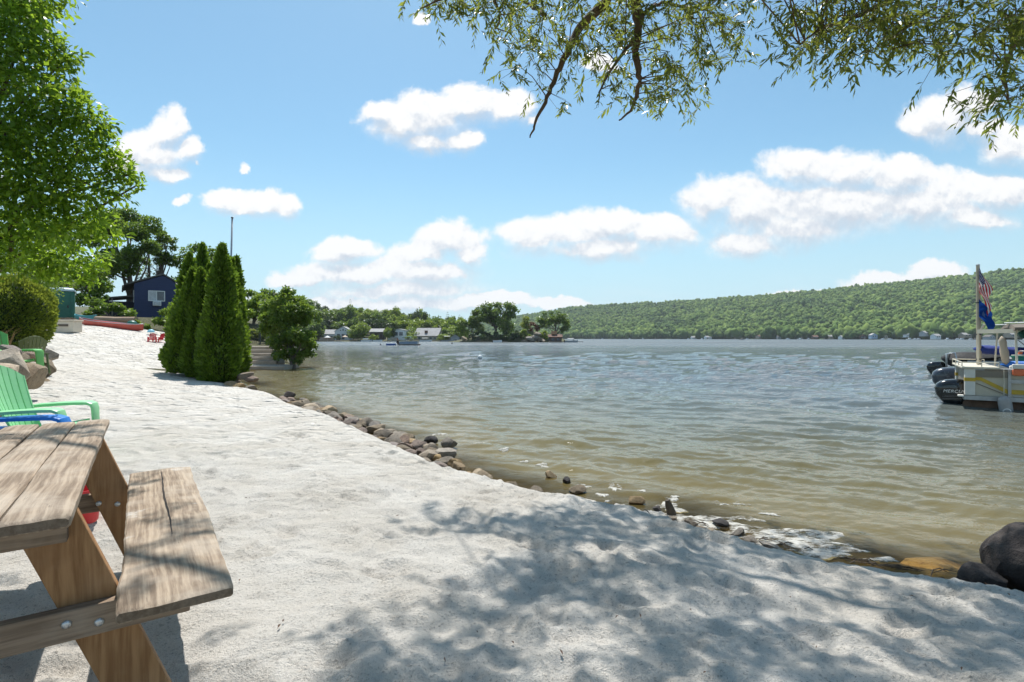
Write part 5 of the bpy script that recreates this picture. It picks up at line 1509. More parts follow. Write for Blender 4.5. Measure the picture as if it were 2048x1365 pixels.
def X_(px, Y): return (px - 1024) / F * Y
dock('long low timber dock below the parasols on the far shore', X_(640, 261), X_(715, 261), 260.5, .7, 'tan_log')
dock('timber dock in front of the brown and white houses', X_(722, 260), X_(782, 260), 259.5, .4)
dock('small dock below the grey roofed house', X_(826, 259), X_(900, 259), 259, .4)
mb = MB(); mb.box((X_(640, 264), 263.6, WZ - .5), (X_(668, 264), 265, 1.6)); o = mb.build('terrace_wall', M['tan_wall'], None, bevel=.05); tag(o, 'tan stone terrace wall under the cream parasol', 'wall')
mb = MB(); mb.box((X_(782, 264), 263.6, WZ - .5), (X_(795, 264), 265, 1.2)); o = mb.build('terrace_wall', M['concrete'], None, bevel=.05); tag(o, 'pale block wall at the water below the white house', 'wall')


def hull_mesh(mb, L, B, Hh):
    rings = []
    for i in range(9):
        s = i / 8; x = -L / 2 + L * s; w_ = B / 2 * (1 - max(0, (s - .45) / .55) ** 2.2) + .01; sh = Hh * (1 + .25 * s ** 2); kz = .55 * max(0, (s - .6) / .4) ** 2 * Hh
        rings.append([(x, w_, sh), (x, w_ * .85, kz * .5), (x, 0, -.25 + kz), (x, -w_ * .85, kz * .5), (x, -w_, sh), (x, -w_ * .85, sh - .03), (x, 0, sh - .06), (x, w_ * .85, sh - .03)])
    mb.loft(rings)


def small_boat(label, loc, rz, L, hull, top, th=1.9, name='motorboat', roof=True, B=None):
    B = B or L * .36; T = thing(name, label, 'boat', loc, rz); mb = MB(); hull_mesh(mb, L, B, .75); mb.build('hull', hull, T, True, 40)
    if roof:
        mb = MB(); mb.loft([[(x, -B * .42, th + .02), (x, -B * .2, th + .14), (x, B * .2, th + .14), (x, B * .42, th + .02), (x, B * .42, th - .04), (x, -B * .42, th - .04)] for x in (-L * .3, -L * .28, L * .12, L * .15)]); mb.build('canopy', top, T)
        for sx in (-.26, .1):
            for sy in (-.38, .38): mb = MB(); mb.tube([(sx * L, sy * B, .6), (sx * L, sy * B, th)], .03, 5); mb.build('canopy_pole', M['grey_metal'], T)
    mb = MB(); mb.prism([(L * .12, .72), (L * .16, 1.25), (L * .17, 1.25), (L * .2, .74)], -B * .32, B * .32, 'y'); mb.build('windscreen', M['glass'], T)
    mb = MB(); mb.box((-L / 2 - .35, -.2, -.1), (-L / 2 - .02, .2, 1.0)); mb.build('outboard_motor', M['black'], T, bevel=.08)
    return T


def wp(px, Y): return (X_(px, Y), Y, WZ)
small_boat('blue and white motorboat under a blue cover at the far dock', wp(733, 256.5), .1, 5.2, M['hull_white'], M['canvas_blue'], 1.3)
small_boat('white motorboat moored right of the blue and white one', wp(755, 256.5), .2, 4.6, M['hull_white'], M['canvas_white'], roof=False)
small_boat('white canopied boat moored below the grey roofed house', wp(852, 256.5), 0, 6.0, M['hull_white'], M['canvas_white'], 1.7)
small_boat('grey boat under a pale canopy left of the island', wp(896, 256), .1, 6.5, M['hull_grey'], M['canvas_white'], 2.6)
# things on the near lake
mb = MB(); mb.box((-1.0, -.8, -.1), (1.0, .8, .42)); o = mb.build('swim_raft', simple('raft_blue', (.02, .09, .30), .5, .2, 1), None, bevel=.06); o.location = wp(782, 123); tag(o, 'small dark blue swim float left of the pontoon boat out on the lake', 'swim float')
for px, py, s, lab in ((761, 689.5, .22, 'small black buoy left of the pontoon boat'), (904, 687, .28, 'small dark buoy in front of the grey boathouse')):
    Y = wl_Y(py + 1.2); mb = MB(); mb.lathe([(0, -s), (s * .8, -s * .5), (s, 0), (s * .7, s * .8), (s * .2, s * 1.1), (s * .2, s * 1.5), (0, s * 1.6)], n=10); o = mb.build('buoy', M['black'], None, True); o.location = (X_(px, Y), Y, WZ + .05); tag(o, lab, 'buoy')

# ------------------------------------------------------------------ island
IX0, IX1, IY = X_(900, 217), X_(1152, 217), 232.0
ix = np.linspace(-34, 36, 90); iy = np.linspace(205, 262, 60); IXX, IYY = np.meshgrid(ix, iy)
def isl_h(X, Y):
    e = 1 - ((X - 0) / 27.5) ** 2 - ((Y - 232) / 16.5) ** 2 + .25 * fbm(X / 9, Y / 9, 3, 3)
    hump = 1.8 + 2.6 * np.exp(-((X - 9) / 9) ** 2) + 1.0 * np.exp(-((X + 8) / 9) ** 2)
    return WZ - .6 + (.9 + hump * sstep(.05, .7, e)) * sstep(-.15, .06, e)
im, _ = grid_mesh('island', IXX, IYY, isl_h(IXX, IYY)); tag(link('island', im, M['soil'], smooth=True), kind='structure')
def iz(x, y): return float(isl_h(np.array([x]), np.array([y]))[0])
rng = np.random.default_rng(55)
def isl_tree(name, label, blobs, px, n, size, mat, r0, Y=224, **kw):
    x = X_(px, Y); b0 = Vector((x, Y, iz(x, Y) - .2)); tp = at(px, min(b[1] for b in blobs) + 14, Y)
    return img_tree(name, label, [b if len(b) > 4 else (*b, Y) for b in blobs], (b0, tp), n, size, mat, r0, **kw)
isl_tree('oak_tree', 'huge spreading oak crowning the island, taller than all trees around it', [(985, 625, 30, 18), (965, 640, 24, 20), (1005, 622, 28, 16), (1022, 640, 20, 20), (990, 650, 34, 22), (1015, 660, 26, 14), (960, 622, 14, 10), (1030, 622, 8, 10), (975, 612, 16, 8), (1000, 611, 18, 7)], 992, 9000, .75, 'far_mid', .5, sub=7, k=24)
isl_tree('leafy_tree', 'tall island tree on the left shoulder of the huge oak', [(948, 640, 16, 14), (945, 655, 20, 16), (935, 648, 10, 12), (952, 628, 8, 7)], 945, 3000, .7, 'far_mid', .3, sub=6)
isl_tree('leafy_tree', 'low leafy tree at the left end of the island', [(925, 655, 12, 12), (930, 668, 14, 10), (918, 662, 8, 8)], 926, 1800, .65, 'far_bright', .25, sub=6)
isl_tree('dark_shrub', 'dark undergrowth in the shade below the huge island oak', [(960, 672, 20, 9, 217), (990, 674, 26, 8, 217), (1020, 672, 22, 9, 217), (940, 676, 14, 6, 216), (1040, 676, 14, 6, 217)], 992, 3800, .55, 'far_dark', .1, Y=217, cat='undergrowth', sub=8)
isl_tree('young_tree', 'small bright yellow green tree between the two big island trees', [(1050, 642, 8, 8), (1053, 652, 8, 8), (1047, 655, 7, 8)], 1050, 1000, .55, 'leaf_yellow', .12, sub=5)
isl_tree('rust_shrub', 'reddish brown shrub on the island slope', [(1062, 652, 9, 7), (1070, 660, 8, 8), (1058, 662, 6, 6)], 1064, 1000, .55, 'leaf_rust', .1, sub=5, cat='shrub')
isl_tree('leafy_tree', 'round wide tree on the right end of the island above the boathouse', [(1105, 632, 24, 10), (1090, 642, 16, 12), (1120, 642, 18, 13), (1133, 652, 10, 12), (1105, 648, 20, 12), (1128, 662, 8, 8), (1085, 652, 9, 9)], 1110, 4600, .65, 'far_mid', .4, sub=7, k=18)
isl_tree('shrub', 'bright green bush beside the brown roofed boathouse', [(1088, 668, 8, 8, 218), (1092, 676, 7, 6, 217)], 1089, 900, .5, 'far_bright', .1, Y=218, sub=5, cat='shrub')
isl_tree('shrub', 'yellow green bush at the foot of the huge oak on the rocky slope', [(1048, 668, 8, 7, 218), (1054, 674, 7, 5, 218)], 1050, 900, .5, 'far_bright', .1, Y=218, sub=5, cat='shrub')
for i, (px, py, s) in enumerate(((1062, 678, 2.0), (1070, 675, 2.2), (1078, 680, 1.8), (1056, 681, 1.6), (1068, 682, 1.5), (1084, 682, 1.5), (1050, 683, 1.3), (1075, 669, 1.6))):
    p_ = at(px, py, 215.5); rock(M['rock'], 'grey boulder on the bare rocky slope of the island', (p_.x, p_.y, max(p_.z, WZ)), (s * 1.3, s, s * .8), i, .1, .1, 'boulders on the island slope', 'boulder', 'boulder', i)
p_ = at(928, 678, 213); rock(M['rock_tan'], 'orange tan boulder at the left tip of the island', p_, (1.9, 1.5, 1.5), 1, name='boulder', cat='boulder', var=2)
T = house('boathouse', 'open island boathouse with a low brown roof over the water', (X_(1111, 212), 212, WZ + .3), -.05, 5.0, 4.5, 1.8, .9, M['brown_wall'], M['roof_brown'], 'side', wins=((-1.6, -.4, .3, 1.4), (.4, 1.7, .3, 1.4)), frame=M['brown_wall'])
mb = MB(); mb.box((-1.6, 1.4, 2.95), (.6, 3.4, 4.3)); mb.build('upper_room', simple('orange_wall', (.40, .22, .12), .8), T)
dock('long low dock along the foot of the island oak', X_(955, 211), X_(1015, 211), 210.5, .45)
dock('dock of the island boathouse reaching right into the lake', X_(1098, 209), X_(1165, 209), 208.5, .4)
small_boat('small white boat tied under the island oak', wp(995, 208.8), .1, 3.6, M['hull_white'], M['canvas_white'], roof=False)
small_boat('grey covered boat at the island boathouse dock', wp(1143, 206.5), .05, 5.2, M['hull_grey'], M['canvas_white'], 1.5)

# ------------------------------------------------------------------ wooded ridge across the lake
SHX = [300, 900, 1000, 1100, 1250, 1400, 1600, 1750, 1900, 2050, 2300, 2700]; SHY = [1700, 1350, 1250, 1150, 1050, 920, 790, 700, 630, 580, 520, 470]
RPX = [300, 800, 900, 1000, 1060, 1090, 1120, 1180, 1300, 1400, 1500, 1560, 1640, 1680, 1800, 1900, 2048, 2200, 2700]
RPY = [668, 662, 655, 640, 632, 627, 621, 615, 609, 603, 596, 592, 585, 580, 568, 558, 545, 536, 520]
def ridge(px, s):
    """point of the slope at a bearing, s=0 at the water, 1 on the crest"""
    Ys = np.interp(px, SHX, SHY) + 14 * np.sin(px * .043) + 9 * np.sin(px * .11); Yr = Ys + 720
    zr = (HOR - np.interp(px, RPX, RPY)) / F * Yr + CAMZ
    Y = Ys + 720 * s
    z = WZ + .3 + (zr - WZ) * s ** 1.12 + 11 * fbm(px / 60, s * 4, 8, 4) * s * (1 - s) * 4
    z = np.where(s > 1, WZ + zr * (1 - (s - 1) * 1.3), z)
    return (px - 1024) / F * Y, Y, z
hp_, hs_ = np.meshgrid(np.linspace(300, 2700, 240), np.r_[-.03, np.linspace(0, 1.3, 44)])
hx, hy, hz_ = ridge(hp_, np.maximum(hs_, 0)); hz_ = np.where(hs_ < 0, WZ - 2, hz_); hy = np.where(hs_ < 0, hy - 14, hy)
hm, _ = grid_mesh('hill', hx, hy, hz_)
tag(link('hill', hm, simple('hill_floor', (.05, .09, .022), .95, .4, .05), smooth=True), kind='structure')
rng = np.random.default_rng(99)
N_ = 34000
pp = 900 + 1500 * rng.random(N_); ss = rng.random(N_) ** .9 * 1.04
# thin nearer slope, keep one crown per ~75 square metres
cx, cy, cz = ridge(pp, ss)
w_ = (cy / 1500) ** 1.0; keepm = rng.random(N_) < np.clip(w_ * 1.25, .55, 1); pp, ss, cx, cy, cz = pp[keepm], ss[keepm], cx[keepm], cy[keepm], cz[keepm]
sh_n = 1500; sp = 900 + 1500 * rng.random(sh_n); s2 = .002 + .03 * rng.random(sh_n); ax, ay, az = ridge(sp, s2)
cx = np.r_[cx, ax]; cy = np.r_[cy, ay]; cz = np.r_[cz, az]; lowm = np.r_[ss < .10, np.ones(sh_n, bool)]; n = len(cx)
bmt = bmesh.new(); bmesh.ops.create_icosphere(bmt, subdivisions=2, radius=1); ico_v = np.array([v.co for v in bmt.verts]); ico_f = np.array([[v.index for v in f.verts] for f in bmt.faces]); bmt.free()
rad = (2.0 + 2.6 * rng.random(n) ** 2.0) * np.clip(1 + .55 * fbm(cx / 60, cy / 60, 12, 2), .7, 1.5); rad[-sh_n:] *= 1.5; hgt_ = rad * (.85 + .5 * rng.random(n)) * np.where(rng.random(n) < .04, 1.4, 1)
nv = len(ico_v)
V = ico_v[None] * (1 + .20 * rng.normal(size=(n, nv, 1)))
V = V * np.stack([rad, rad, hgt_], -1)[:, None, :] + np.stack([cx, cy, cz + hgt_ * .75 + 1.5], -1)[:, None, :]
Fq = (ico_f[None] + (np.arange(n) * nv)[:, None, None]).reshape(-1, 3)
me = bpy.data.meshes.new('forest'); fill_quads(me, V.reshape(-1, 3), Fq)
m, t, out = newmat('forest')
g_ = t.n('ShaderNodeNewGeometry'); tc = t.n('ShaderNodeTexCoord').outputs['Object']
v = t.math('ADD', t.math('MULTIPLY', g_.outputs['Random Per Island'], .5), t.math('MULTIPLY', t.noise(tc, .010, 7, .68), .68))
con = t.maprange(t.math('FRACT', t.math('MULTIPLY', g_.outputs['Random Per Island'], 13.7)), .86, .88)
gul = t.maprange(t.noise(t.vec('MULTIPLY', tc, (1, .7, 1)), .006, 3, .5), .52, .68)
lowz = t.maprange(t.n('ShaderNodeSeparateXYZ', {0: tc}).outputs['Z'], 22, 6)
col = t.ramp(v, [(.25, (.060, .105, .028)), (.5, (.105, .170, .040)), (.72, (.17, .230, .052))])
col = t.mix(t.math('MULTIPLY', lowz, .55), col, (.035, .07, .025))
col = t.mix(t.math('MULTIPLY', con, .5), col, (.022, .048, .020)); col = t.mix(t.math('MULTIPLY', gul, .65), col, (.035, .072, .022))
p_ = t.n('ShaderNodeBsdfPrincipled', {'Base Color': col, 'Roughness': .9, 'Specular IOR Level': .1})
t.t.links.new(p_.outputs[0], out.inputs[0])
tag(link('forest', me, m), 'unbroken green woodland covering the long ridge across the lake', 'forest', kind='stuff')

# houses and docks scattered along the foot of the ridge
r = random.Random(17)
FH = [(1395, 1.6, 24, 3.4, 'white_wall', 'roof_grey', 'long low white building at the foot of the ridge, farthest along the lake'), (1418, 1.6, 12, 4.0, 'white_wall', 'roof_grey', 'short white shed joined to the right of the long low white building'),
      (1522, 3, 9, 4.5, 'tan_wall', 'roof_brown', 'brownish house among trees at the water, left of the brown roofed pair'), (1560, 2.6, 8, 3.6, 'grey_wall', 'roof_dark', 'dark roofed grey house half hidden by lakeside trees'), (1600, 2, 8, 3, 'tan_wall', 'roof_brown', 'small tan cabin low on the ridge shore'),
      (1632, 2, 9, 4, 'brown_wall', 'roof_brown', 'brown house at the water below the middle of the ridge'), (1665, 3, 11, 4.2, 'tan_wall', 'roof_grey', 'tan house with a pale roof right of the brown house at the water'), (1688, 2, 7, 3.4, 'white_wall', 'roof_grey', 'small white house at the water left of the red brown roof'),
      (1727, 2.5, 11, 4.0, 'brown_wall', 'roof_brown', 'long house with a red brown roof on the ridge shore'), (1749, 3.5, 9, 6.0, 'blue_wall', 'roof_grey', 'tall pale blue house right of the red brown roofed one'), (1771, 1.8, 7, 5.5, 'cream', 'roof_grey', 'cream house with a bright front next to the tall blue house'),
      (1818, 7, 8, 3, 'white_wall', 'roof_grey', 'white roofed house set higher up among trees right of the cream house'), (1858, 9, 13, 5, 'grey_wall', 'roof_grey', 'wide house with a pale grey roof above the shore left of the flagpole'), (1877, 2.5, 8, 5, 'white_wall', 'roof_grey', 'white boathouse at the water under the wide pale roof'),
      (1897, 7, 13, 3.4, 'tan_wall', 'roof_brown', 'tan house with a long low roof between the white boathouse and the flagpole'), (1936, 6, 12, 4, 'tan_wall', 'roof_grey', 'tan roofed house on the ridge shore just left of the flagpole'), (2030, 6, 13, 4, 'tan_wall', 'roof_grey', 'pale house behind the pontoon boat canopy at the right edge'), (1985, 2, 9, 3.4, 'grey_wall', 'roof_dark', 'low grey house glimpsed through the pontoon boat railing frame')]
for px, up_, w_, h_, wm_, rm_, lab in FH:
    x, y, z = (float(a[0]) for a in ridge(np.array([float(px)]), np.array([.0])))
    y -= 3; x = X_(px, y); w_ *= .8; h_ *= .8
    house('lake_house', lab, (x, y, WZ + up_ * .55), r.uniform(-.25, .25), w_, 8, h_ * .8, 2.2, M[wm_], M[rm_], r.choice(['gable', 'side']) if w_ < 9 else 'side', wins=((-w_ * .3, -w_ * .08, h_ * .3, h_ * .7), (w_ * .08, w_ * .3, h_ * .3, h_ * .7)))
xs = np.linspace(1190, 2100, 75)
for i, px in enumerate(xs):
    if r.random() < .62: continue
    px += r.uniform(-5, 5); y = float(ridge(np.array([px]), np.array([0.]))[1][0]) - r.uniform(16, 24); L = r.uniform(3, 8)
    if r.random() < .5:
        mb = MB(); mb.box((-L / 2, -1, .3), (L / 2, 1, .75)); mb.box((-L / 2, -.9, -1), (-L / 2 + .4, .9, .3)); mb.box((L / 2 - .4, -.9, -1), (L / 2, .9, .3)); mb.box((-L * .2, -.8, .76), (L * .1, .8, 2.2)); o = mb.build('dock', M['white_wall' if r.random() < .5 else 'plank_grey'], None); o.location = (X_(px, y), y, WZ); tag(o, 'tiny pale dock with a box on it along the ridge shore', 'dock', 'docks along the ridge shore')
    else:
        mb = MB(); hull_mesh(mb, L * .8, 2.2, .9); mb.box((-L * .2, -.8, .8), (L * .12, .8, 1.8)); o = mb.build('moored_boat', M['hull_white'], None); o.location = (X_(px, y), y, WZ); o.rotation_euler.z = r.uniform(-.3, .3); tag(o, 'tiny white boat moored along the ridge shore', 'boat', 'boats moored along the ridge shore')
Y = 560; small_boat('small boat alone on open water far out below the ridge', wp(1484, Y), 0, 5, M['hull_grey'], M['canvas_tan'], 1.5)
# ------------------------------------------------------------------ moored pontoon boats, right
M['panel'] = simple('panel', (.50, .45, .35), .45, .10, 2)
M['panel_dark'] = simple('panel_dark', (.20, .17, .13), .5, .15, 3)
M['stripe'] = simple('stripe', (.50, .33, .03), .5, .15, 4)
M['alu'] = simple('alu', (.42, .42, .41), .45, .2, 5, metal=.5)
M['cowl_black'] = simple('cowl_black', (.008, .008, .009), .15, .3, 3, spec=.6, coat=.5)
M['cowl_grey'] = simple('cowl_grey', (.050, .056, .070), .22, .2, 3, spec=.6, coat=.5)
M['vinyl_white'] = simple('vinyl_white', (.66, .64, .58), .5, .1, 3)
M['taupe'] = simple('taupe', (.16, .13, .10), .85, .2, 2)
M['blue_cloth'] = simple('blue_cloth', (.015, .035, .20), .8, .3, 4, .4, 12)
M['bright_blue'] = simple('bright_blue', (.03, .16, .52), .6, .2, 3, .3, 8)
M['green_cloth'] = simple('green_cloth', (.015, .09, .07), .8, .25, 4, .3, 10)
M['green_tub'] = simple('green_tub', (.02, .22, .12), .5, .1, 4)
M['orange'] = simple('orange', (.70, .16, .06), .6, .15, 4)
M['black_cloth'] = simple('black_cloth', (.016, .015, .015), .8, .3, 4, .4, 8)


def outboard(parent, loc, rz, s, mat, letter=None, stripe=False):
    """cowling leaning over the transom, leg into the water; built with the propeller end at -x"""
    mb = MB(); mb.box((-.12, -.09, -.75), (.10, .09, .02)); mb.box((-.30, -.16, -.50), (.06, .16, -.46)); mb.prism([(-.22, -.75), (.12, -.75), (.06, -1.05), (-.12, -1.05)], -.025, .025, 'y'); mb.box((.10, -.16, -.25), (.30, .16, .05))
    o = mb.build('outboard_motor', M['dark_metal'], parent, bevel=.02); o.location = loc; o.rotation_euler.z = rz; o.scale = (s,) * 3
    mb = MB(); rings = []
    for z, x0, x1, hw in ((-.16, -.17, .13, .11), (-.10, -.24, .17, .145), (.0, -.33, .20, .175), (.12, -.41, .22, .19), (.26, -.44, .225, .195), (.36, -.41, .215, .19), (.43, -.33, .19, .17), (.47, -.22, .14, .13), (.485, -.10, .06, .06)):
        c, hl = (x0 + x1) / 2, (x1 - x0) / 2
        rings.append([(c + hl * (abs(math.cos(a)) ** .6) * (1 if math.cos(a) > 0 else -1), hw * (abs(math.sin(a)) ** .6) * (1 if math.sin(a) > 0 else -1), z) for a in np.linspace(0, 2 * PI, 24, endpoint=False)])
    mb.loft(rings); cw = mb.build('cowling', mat, o, True, 60)
    mb = MB()
    for zz in (.02, .085):
        for k in range(1): mb.loft([[(x, -.2 - .002 + .012 * abs(i - 3) ** 1.6 * .5 + (.01 if zz < .05 else 0), zz + .03 * (i / 6)), (x, -.2 - .002 + .012 * abs(i - 3) ** 1.6 * .5 + (.01 if zz < .05 else 0), zz + .012 + .03 * (i / 6)), (x, -.16, zz + .012 + .03 * (i / 6)), (x, -.16, zz + .03 * (i / 6))] for i, x in enumerate(np.linspace(-.30, .14, 7))])
    mb.build('trim_line', simple('trim', (.22, .20, .19), .4), o)
    if letter:
        cu = bpy.data.curves.new('lettering', 'FONT'); cu.body = letter; cu.size = .098; cu.extrude = .004; cu.align_x = 'CENTER'; cu.shear = .25; cu.space_character = 1.08
        tmp = bpy.data.objects.new('lettering', cu); COL.objects.link(tmp)
        dg = bpy.context.evaluated_depsgraph_get(); me = bpy.data.meshes.new_from_object(tmp.evaluated_get(dg)); bpy.data.objects.remove(tmp)
        # wrap the flat letters onto the flank
        for v in me.vertices:
            x, y, z = v.co; X = x - .055; Z = y + .185
            hl = .33; q = max(0, 1 - (abs((X + .105) / hl)) ** 3.333) if abs((X + .105) / hl) < 1 else 0
            v.co = (X, -.193 * (max(q, 0) ** .3 if q > 0 else .3) - .006 - z, Z)
        link('lettering', me, M['white'], o)
    return o


def pontoon_boat(label, loc, rz, L, B, panel, fence_h=.62, deck=.30, name='pontoon_boat', gate=True, simple_side=False):
    T = thing(name, label, 'boat', loc, rz)
    for y in (.32, B - .32):
        mb = MB(); mb.tube([(-.02, y, .02), (.1, y, .0), (L - .9, y, .0), (L - .4, y, .1), (L, y, .24)], [.10, .27, .27, .22, .05], 16); mb.build('pontoon', M['rust'], T, True, 50)
    mb = MB(); mb.box((-.02, -.02, deck - .10), (L - .3, B + .02, deck)); mb.build('deck', M['alu'], T)
    return T


PB = pontoon_boat('cream pontoon boat with a yellow stripe moored stern on at the right edge', (10.735, 12.447, WZ), math.radians(-36), 6.6, 2.45, M['panel'])
D0 = .30; FT = .93
def part(nm, mb, mat, parent=None, **kw): return mb.build(nm, M[mat] if isinstance(mat, str) else mat, parent or PB, **kw)
for y0 in (0, 2.27):           # corner columns with the stripe running round them
    mb = MB(); mb.box((0, y0, D0 + .002), (.19, y0 + .18, FT)); c_ = part('corner_post', mb, 'vinyl_white', bevel=.015)
    mb = MB(); mb.box((-.004, y0 - .004, D0 + .335), (.194, y0 + .184, D0 + .42)); part('stripe', mb, 'stripe', c_)
    mb = MB(); mb.box((-.12, y0 - .02, D0 - .04), (.22, y0 + .20, D0)); part('ledge', mb, 'vinyl_white', c_, bevel=.01)
mb = MB(); mb.box((-.06, -.03, FT + .002), (.62, 2.48, FT + .05)); sdk = part('sun_deck', mb, 'cream', bevel=.012)
mb = MB()
for a_, b_ in (((-.05, 0), (-.05, 2.45)), ((-.05, 2.45), (.6, 2.45)), ((-.05, 0), (.6, 0))): mb.tube([(*a_, FT + .15), (*b_, FT + .15)], .012, 6)
for x, y in ((-.05, 0), (-.05, .8), (-.05, 1.6), (-.05, 2.45), (.3, 0), (.6, 0), (.6, 2.45)): mb.tube([(x, y, FT + .05), (x, y, FT + .15)], .010, 6)
part('deck_rail', mb, 'cream', sdk)
mb = MB(); mb.box((.05, .19, D0 + .002), (.09, 2.26, FT)); part('stern_panel', mb, 'panel_dark')
# near side fence, section by section
x = .19; secs = ((.62, 0), (1.5, 1), (2.2, 1), (1.6, 1))
for w_, kind in secs:
    mb = MB(); mb.box((x, .04, D0 + .002), (x + w_ - .06, .07, FT - .03)); pn = part('side_panel', mb, 'panel')
    if kind == 0:
        mb = MB(); mb.box((x, .02, D0 + .44), (x + w_ - .06, .038, FT - .03)); part('upper_band', mb, 'panel_dark', pn)
        mb = MB(); mb.prism([(x, D0 + .36), (x + .09, D0 + .36), (x + w_ - .06, D0 + .07), (x + w_ - .06, D0 + .17), (x + .10, D0 + .44 - .004), (x, D0 + .436)], .024, .039, 'y'); part('stripe', mb, 'stripe', pn)
        mb = MB(); mb.bar((x, .03, D0 + .30), (x + w_ - .08, .03, D0 + .045), .012, .018); part('stripe_edge', mb, 'panel_dark', pn)
    else:
        mb = MB(); mb.box((x, .02, D0 + .07), (x + w_ - .06, .038, D0 + .17)); part('stripe', mb, 'stripe', pn)
        mb = MB(); mb.box((x, .02, D0 + .02), (x + w_ - .06, .038, D0 + .045)); mb.box((x, .0, D0 + .32), (x + w_ - .06, .038, D0 + .40)); part('trim', mb, 'alu', pn)
        mb = MB(); mb.box((x + .35, .02, D0 + .44), (x + .60, .038, FT - .05)); part('upper_band', mb, 'stripe', pn)
    mb = MB(); mb.box((x + w_ - .058, .0, D0 - .02), (x + w_ - .002, .09, FT)); part('fence_post', mb, 'alu')
    x += w_
mb = MB(); mb.tube([(.62, .05, FT), (x, .05, FT)], .022, 8); part('top_rail', mb, 'alu', smooth=True)
mb = MB(); mb.box((.6, 2.36, D0 + .002), (6.0, 2.40, FT - .05)); part('far_fence', mb, 'panel')
mb = MB(); mb.box((.8, .12, D0 + .002), (3.4, .72, D0 + .42)); mb.box((.8, .12, D0 + .421), (3.4, .28, D0 + .72)); part('bench', mb, 'vinyl_white', bevel=.03)
mb = MB(); mb.box((1.5, 1.5, D0 + .002), (2.3, 2.2, D0 + .95)); mb.prism([(1.6, D0 + .955), (2.2, D0 + .955), (2.25, D0 + 1.2)], 1.55, 2.15, 'y'); part('console', mb, 'panel_dark', bevel=.03)
outboard(PB, (-.08, .50, .13), 0, 1.06, M['cowl_black'], 'MERCURY')
# upright frame, canopy and struts
mb = MB()
mb.bar((.35, 1.15, 1.82), (.95, .35, 1.82), .05, .10); mb.bar((.35, 1.15, FT + .05), (.35, 1.15, 1.80), .035, .035, up=(1, 0, 0)); mb.bar((.62, .80, FT + .05), (.66, .75, 1.80), .03, .03, up=(1, 0, 0)); mb.bar((.95, .35, FT), (.93, .37, 1.80), .04, .04, up=(1, 0, 0)); mb.bar((.40, 1.10, 1.86), (.45, 1.05, 2.0), .05, .02)
part('tower_frame', mb, 'cream')
mb = MB(); rings = []
for i in range(9):
    y = .2 + 2.05 * i / 8; z = 1.90 + .10 * math.sin(PI * i / 8)
    rings.append([(.88, y, z - .09), (.90, y, z), (3.9, y, z + .03), (3.92, y, z - .08), (3.9, y, z - .05), (.92, y, z - .06)])
mb.loft(rings); can = part('canopy', mb, 'taupe', smooth=True, sharp=40)
mb = MB(); mb.tube([(.7, .1, 2.0), (4.1, .1, 2.05)], .014, 6); mb.tube([(.7, 2.3, 2.0), (4.1, 2.3, 2.05)], .014, 6)
for a_, b_ in (((1.9, .08, FT), (2.6, .2, 1.86)), ((1.35, .08, FT), (1.9, .2, 1.86)), ((1.9, 2.38, FT), (1.0, 2.25, 1.84)), ((1.9, .08, FT), (1.15, .2, 1.84)), ((.95, .4, 1.35), (4.0, .4, 1.36))): mb.tube([a_, b_], .014, 6)
part('canopy_frame', mb, 'galv', can, smooth=True)
# second and third boats beyond
P2 = pontoon_boat('pontoon boat hidden behind the cream one, only its big grey outboard motor in view', (13.05, 15.05, WZ), math.radians(-36), 6.5, 2.4, M['panel'])
mb = MB(); mb.box((.1, .05, D0 + .002), (6.0, .09, .82)); mb.box((.1, 2.3, D0 + .002), (6.0, 2.34, .82)); mb.box((.1, .091, D0 + .002), (.14, 2.299, .82)); mb.build('side_panel', M['grey_wall'], P2)
mb = MB(); mb.box((.4, .3, D0 + .002), (1.6, 2.0, .62)); mb.build('bench', M['vinyl_white'], P2, bevel=.04)
outboard(P2, (-.18, 1.55, .12), 0, 1.28, M['cowl_grey'])
P3 = pontoon_boat('grey pontoon boat with black covers and a small black outboard, farthest of the moored boats', (18.1, 21.6, WZ), math.radians(-36), 7.0, 2.5, M['panel'])
mb = MB(); mb.box((.5, .05, D0 + .002), (6.4, .09, .74)); mb.box((.5, 2.4, D0 + .002), (6.4, 2.44, .74)); mb.box((.5, .091, D0 + .002), (.54, 2.399, .74)); mb.build('side_panel', M['grey_wall'], P3)
mb = MB(); mb.box((1.2, .3, .80), (6.0, 2.2, .84)); mb.build('cover', simple('cover_grey', (.30, .28, .26), .8, .2, 2), P3)
mb = MB(); rings = []
for x_, w_, z0, z1 in ((-.25, .5, .72, .84), (.0, 1.0, .48, 1.0), (.5, 1.15, .56, 1.06), (1.3, 1.15, .70, 1.06), (1.75, .9, .86, 1.0)):
    rings.append([(x_, 1.25 - w_, (z0 + z1) / 2), (x_, 1.25 - w_ * .8, z1), (x_, 1.25 + w_ * .8, z1), (x_, 1.25 + w_, (z0 + z1) / 2), (x_, 1.25 + w_ * .7, z0), (x_, 1.25 - w_ * .7, z0)])
mb.loft(rings); mb.build('seat_cover', M['black_cloth'], P3, True, 50)
mb = MB(); mb.box((.2, .5, D0), (.5, 1.9, .95)); mb.build('bench', M['vinyl_white'], P3)
mb = MB()
for y_ in (.1, .5): mb.tube([(-.15, y_, D0), (-.15, y_, 1.0), (.1, y_, 1.06), (.25, y_, D0)], .03, 7)
mb.build('ladder', M['galv'], P3, True)
outboard(P3, (-.35, 1.1, .16), 0, 1.0, M['cowl_black'])

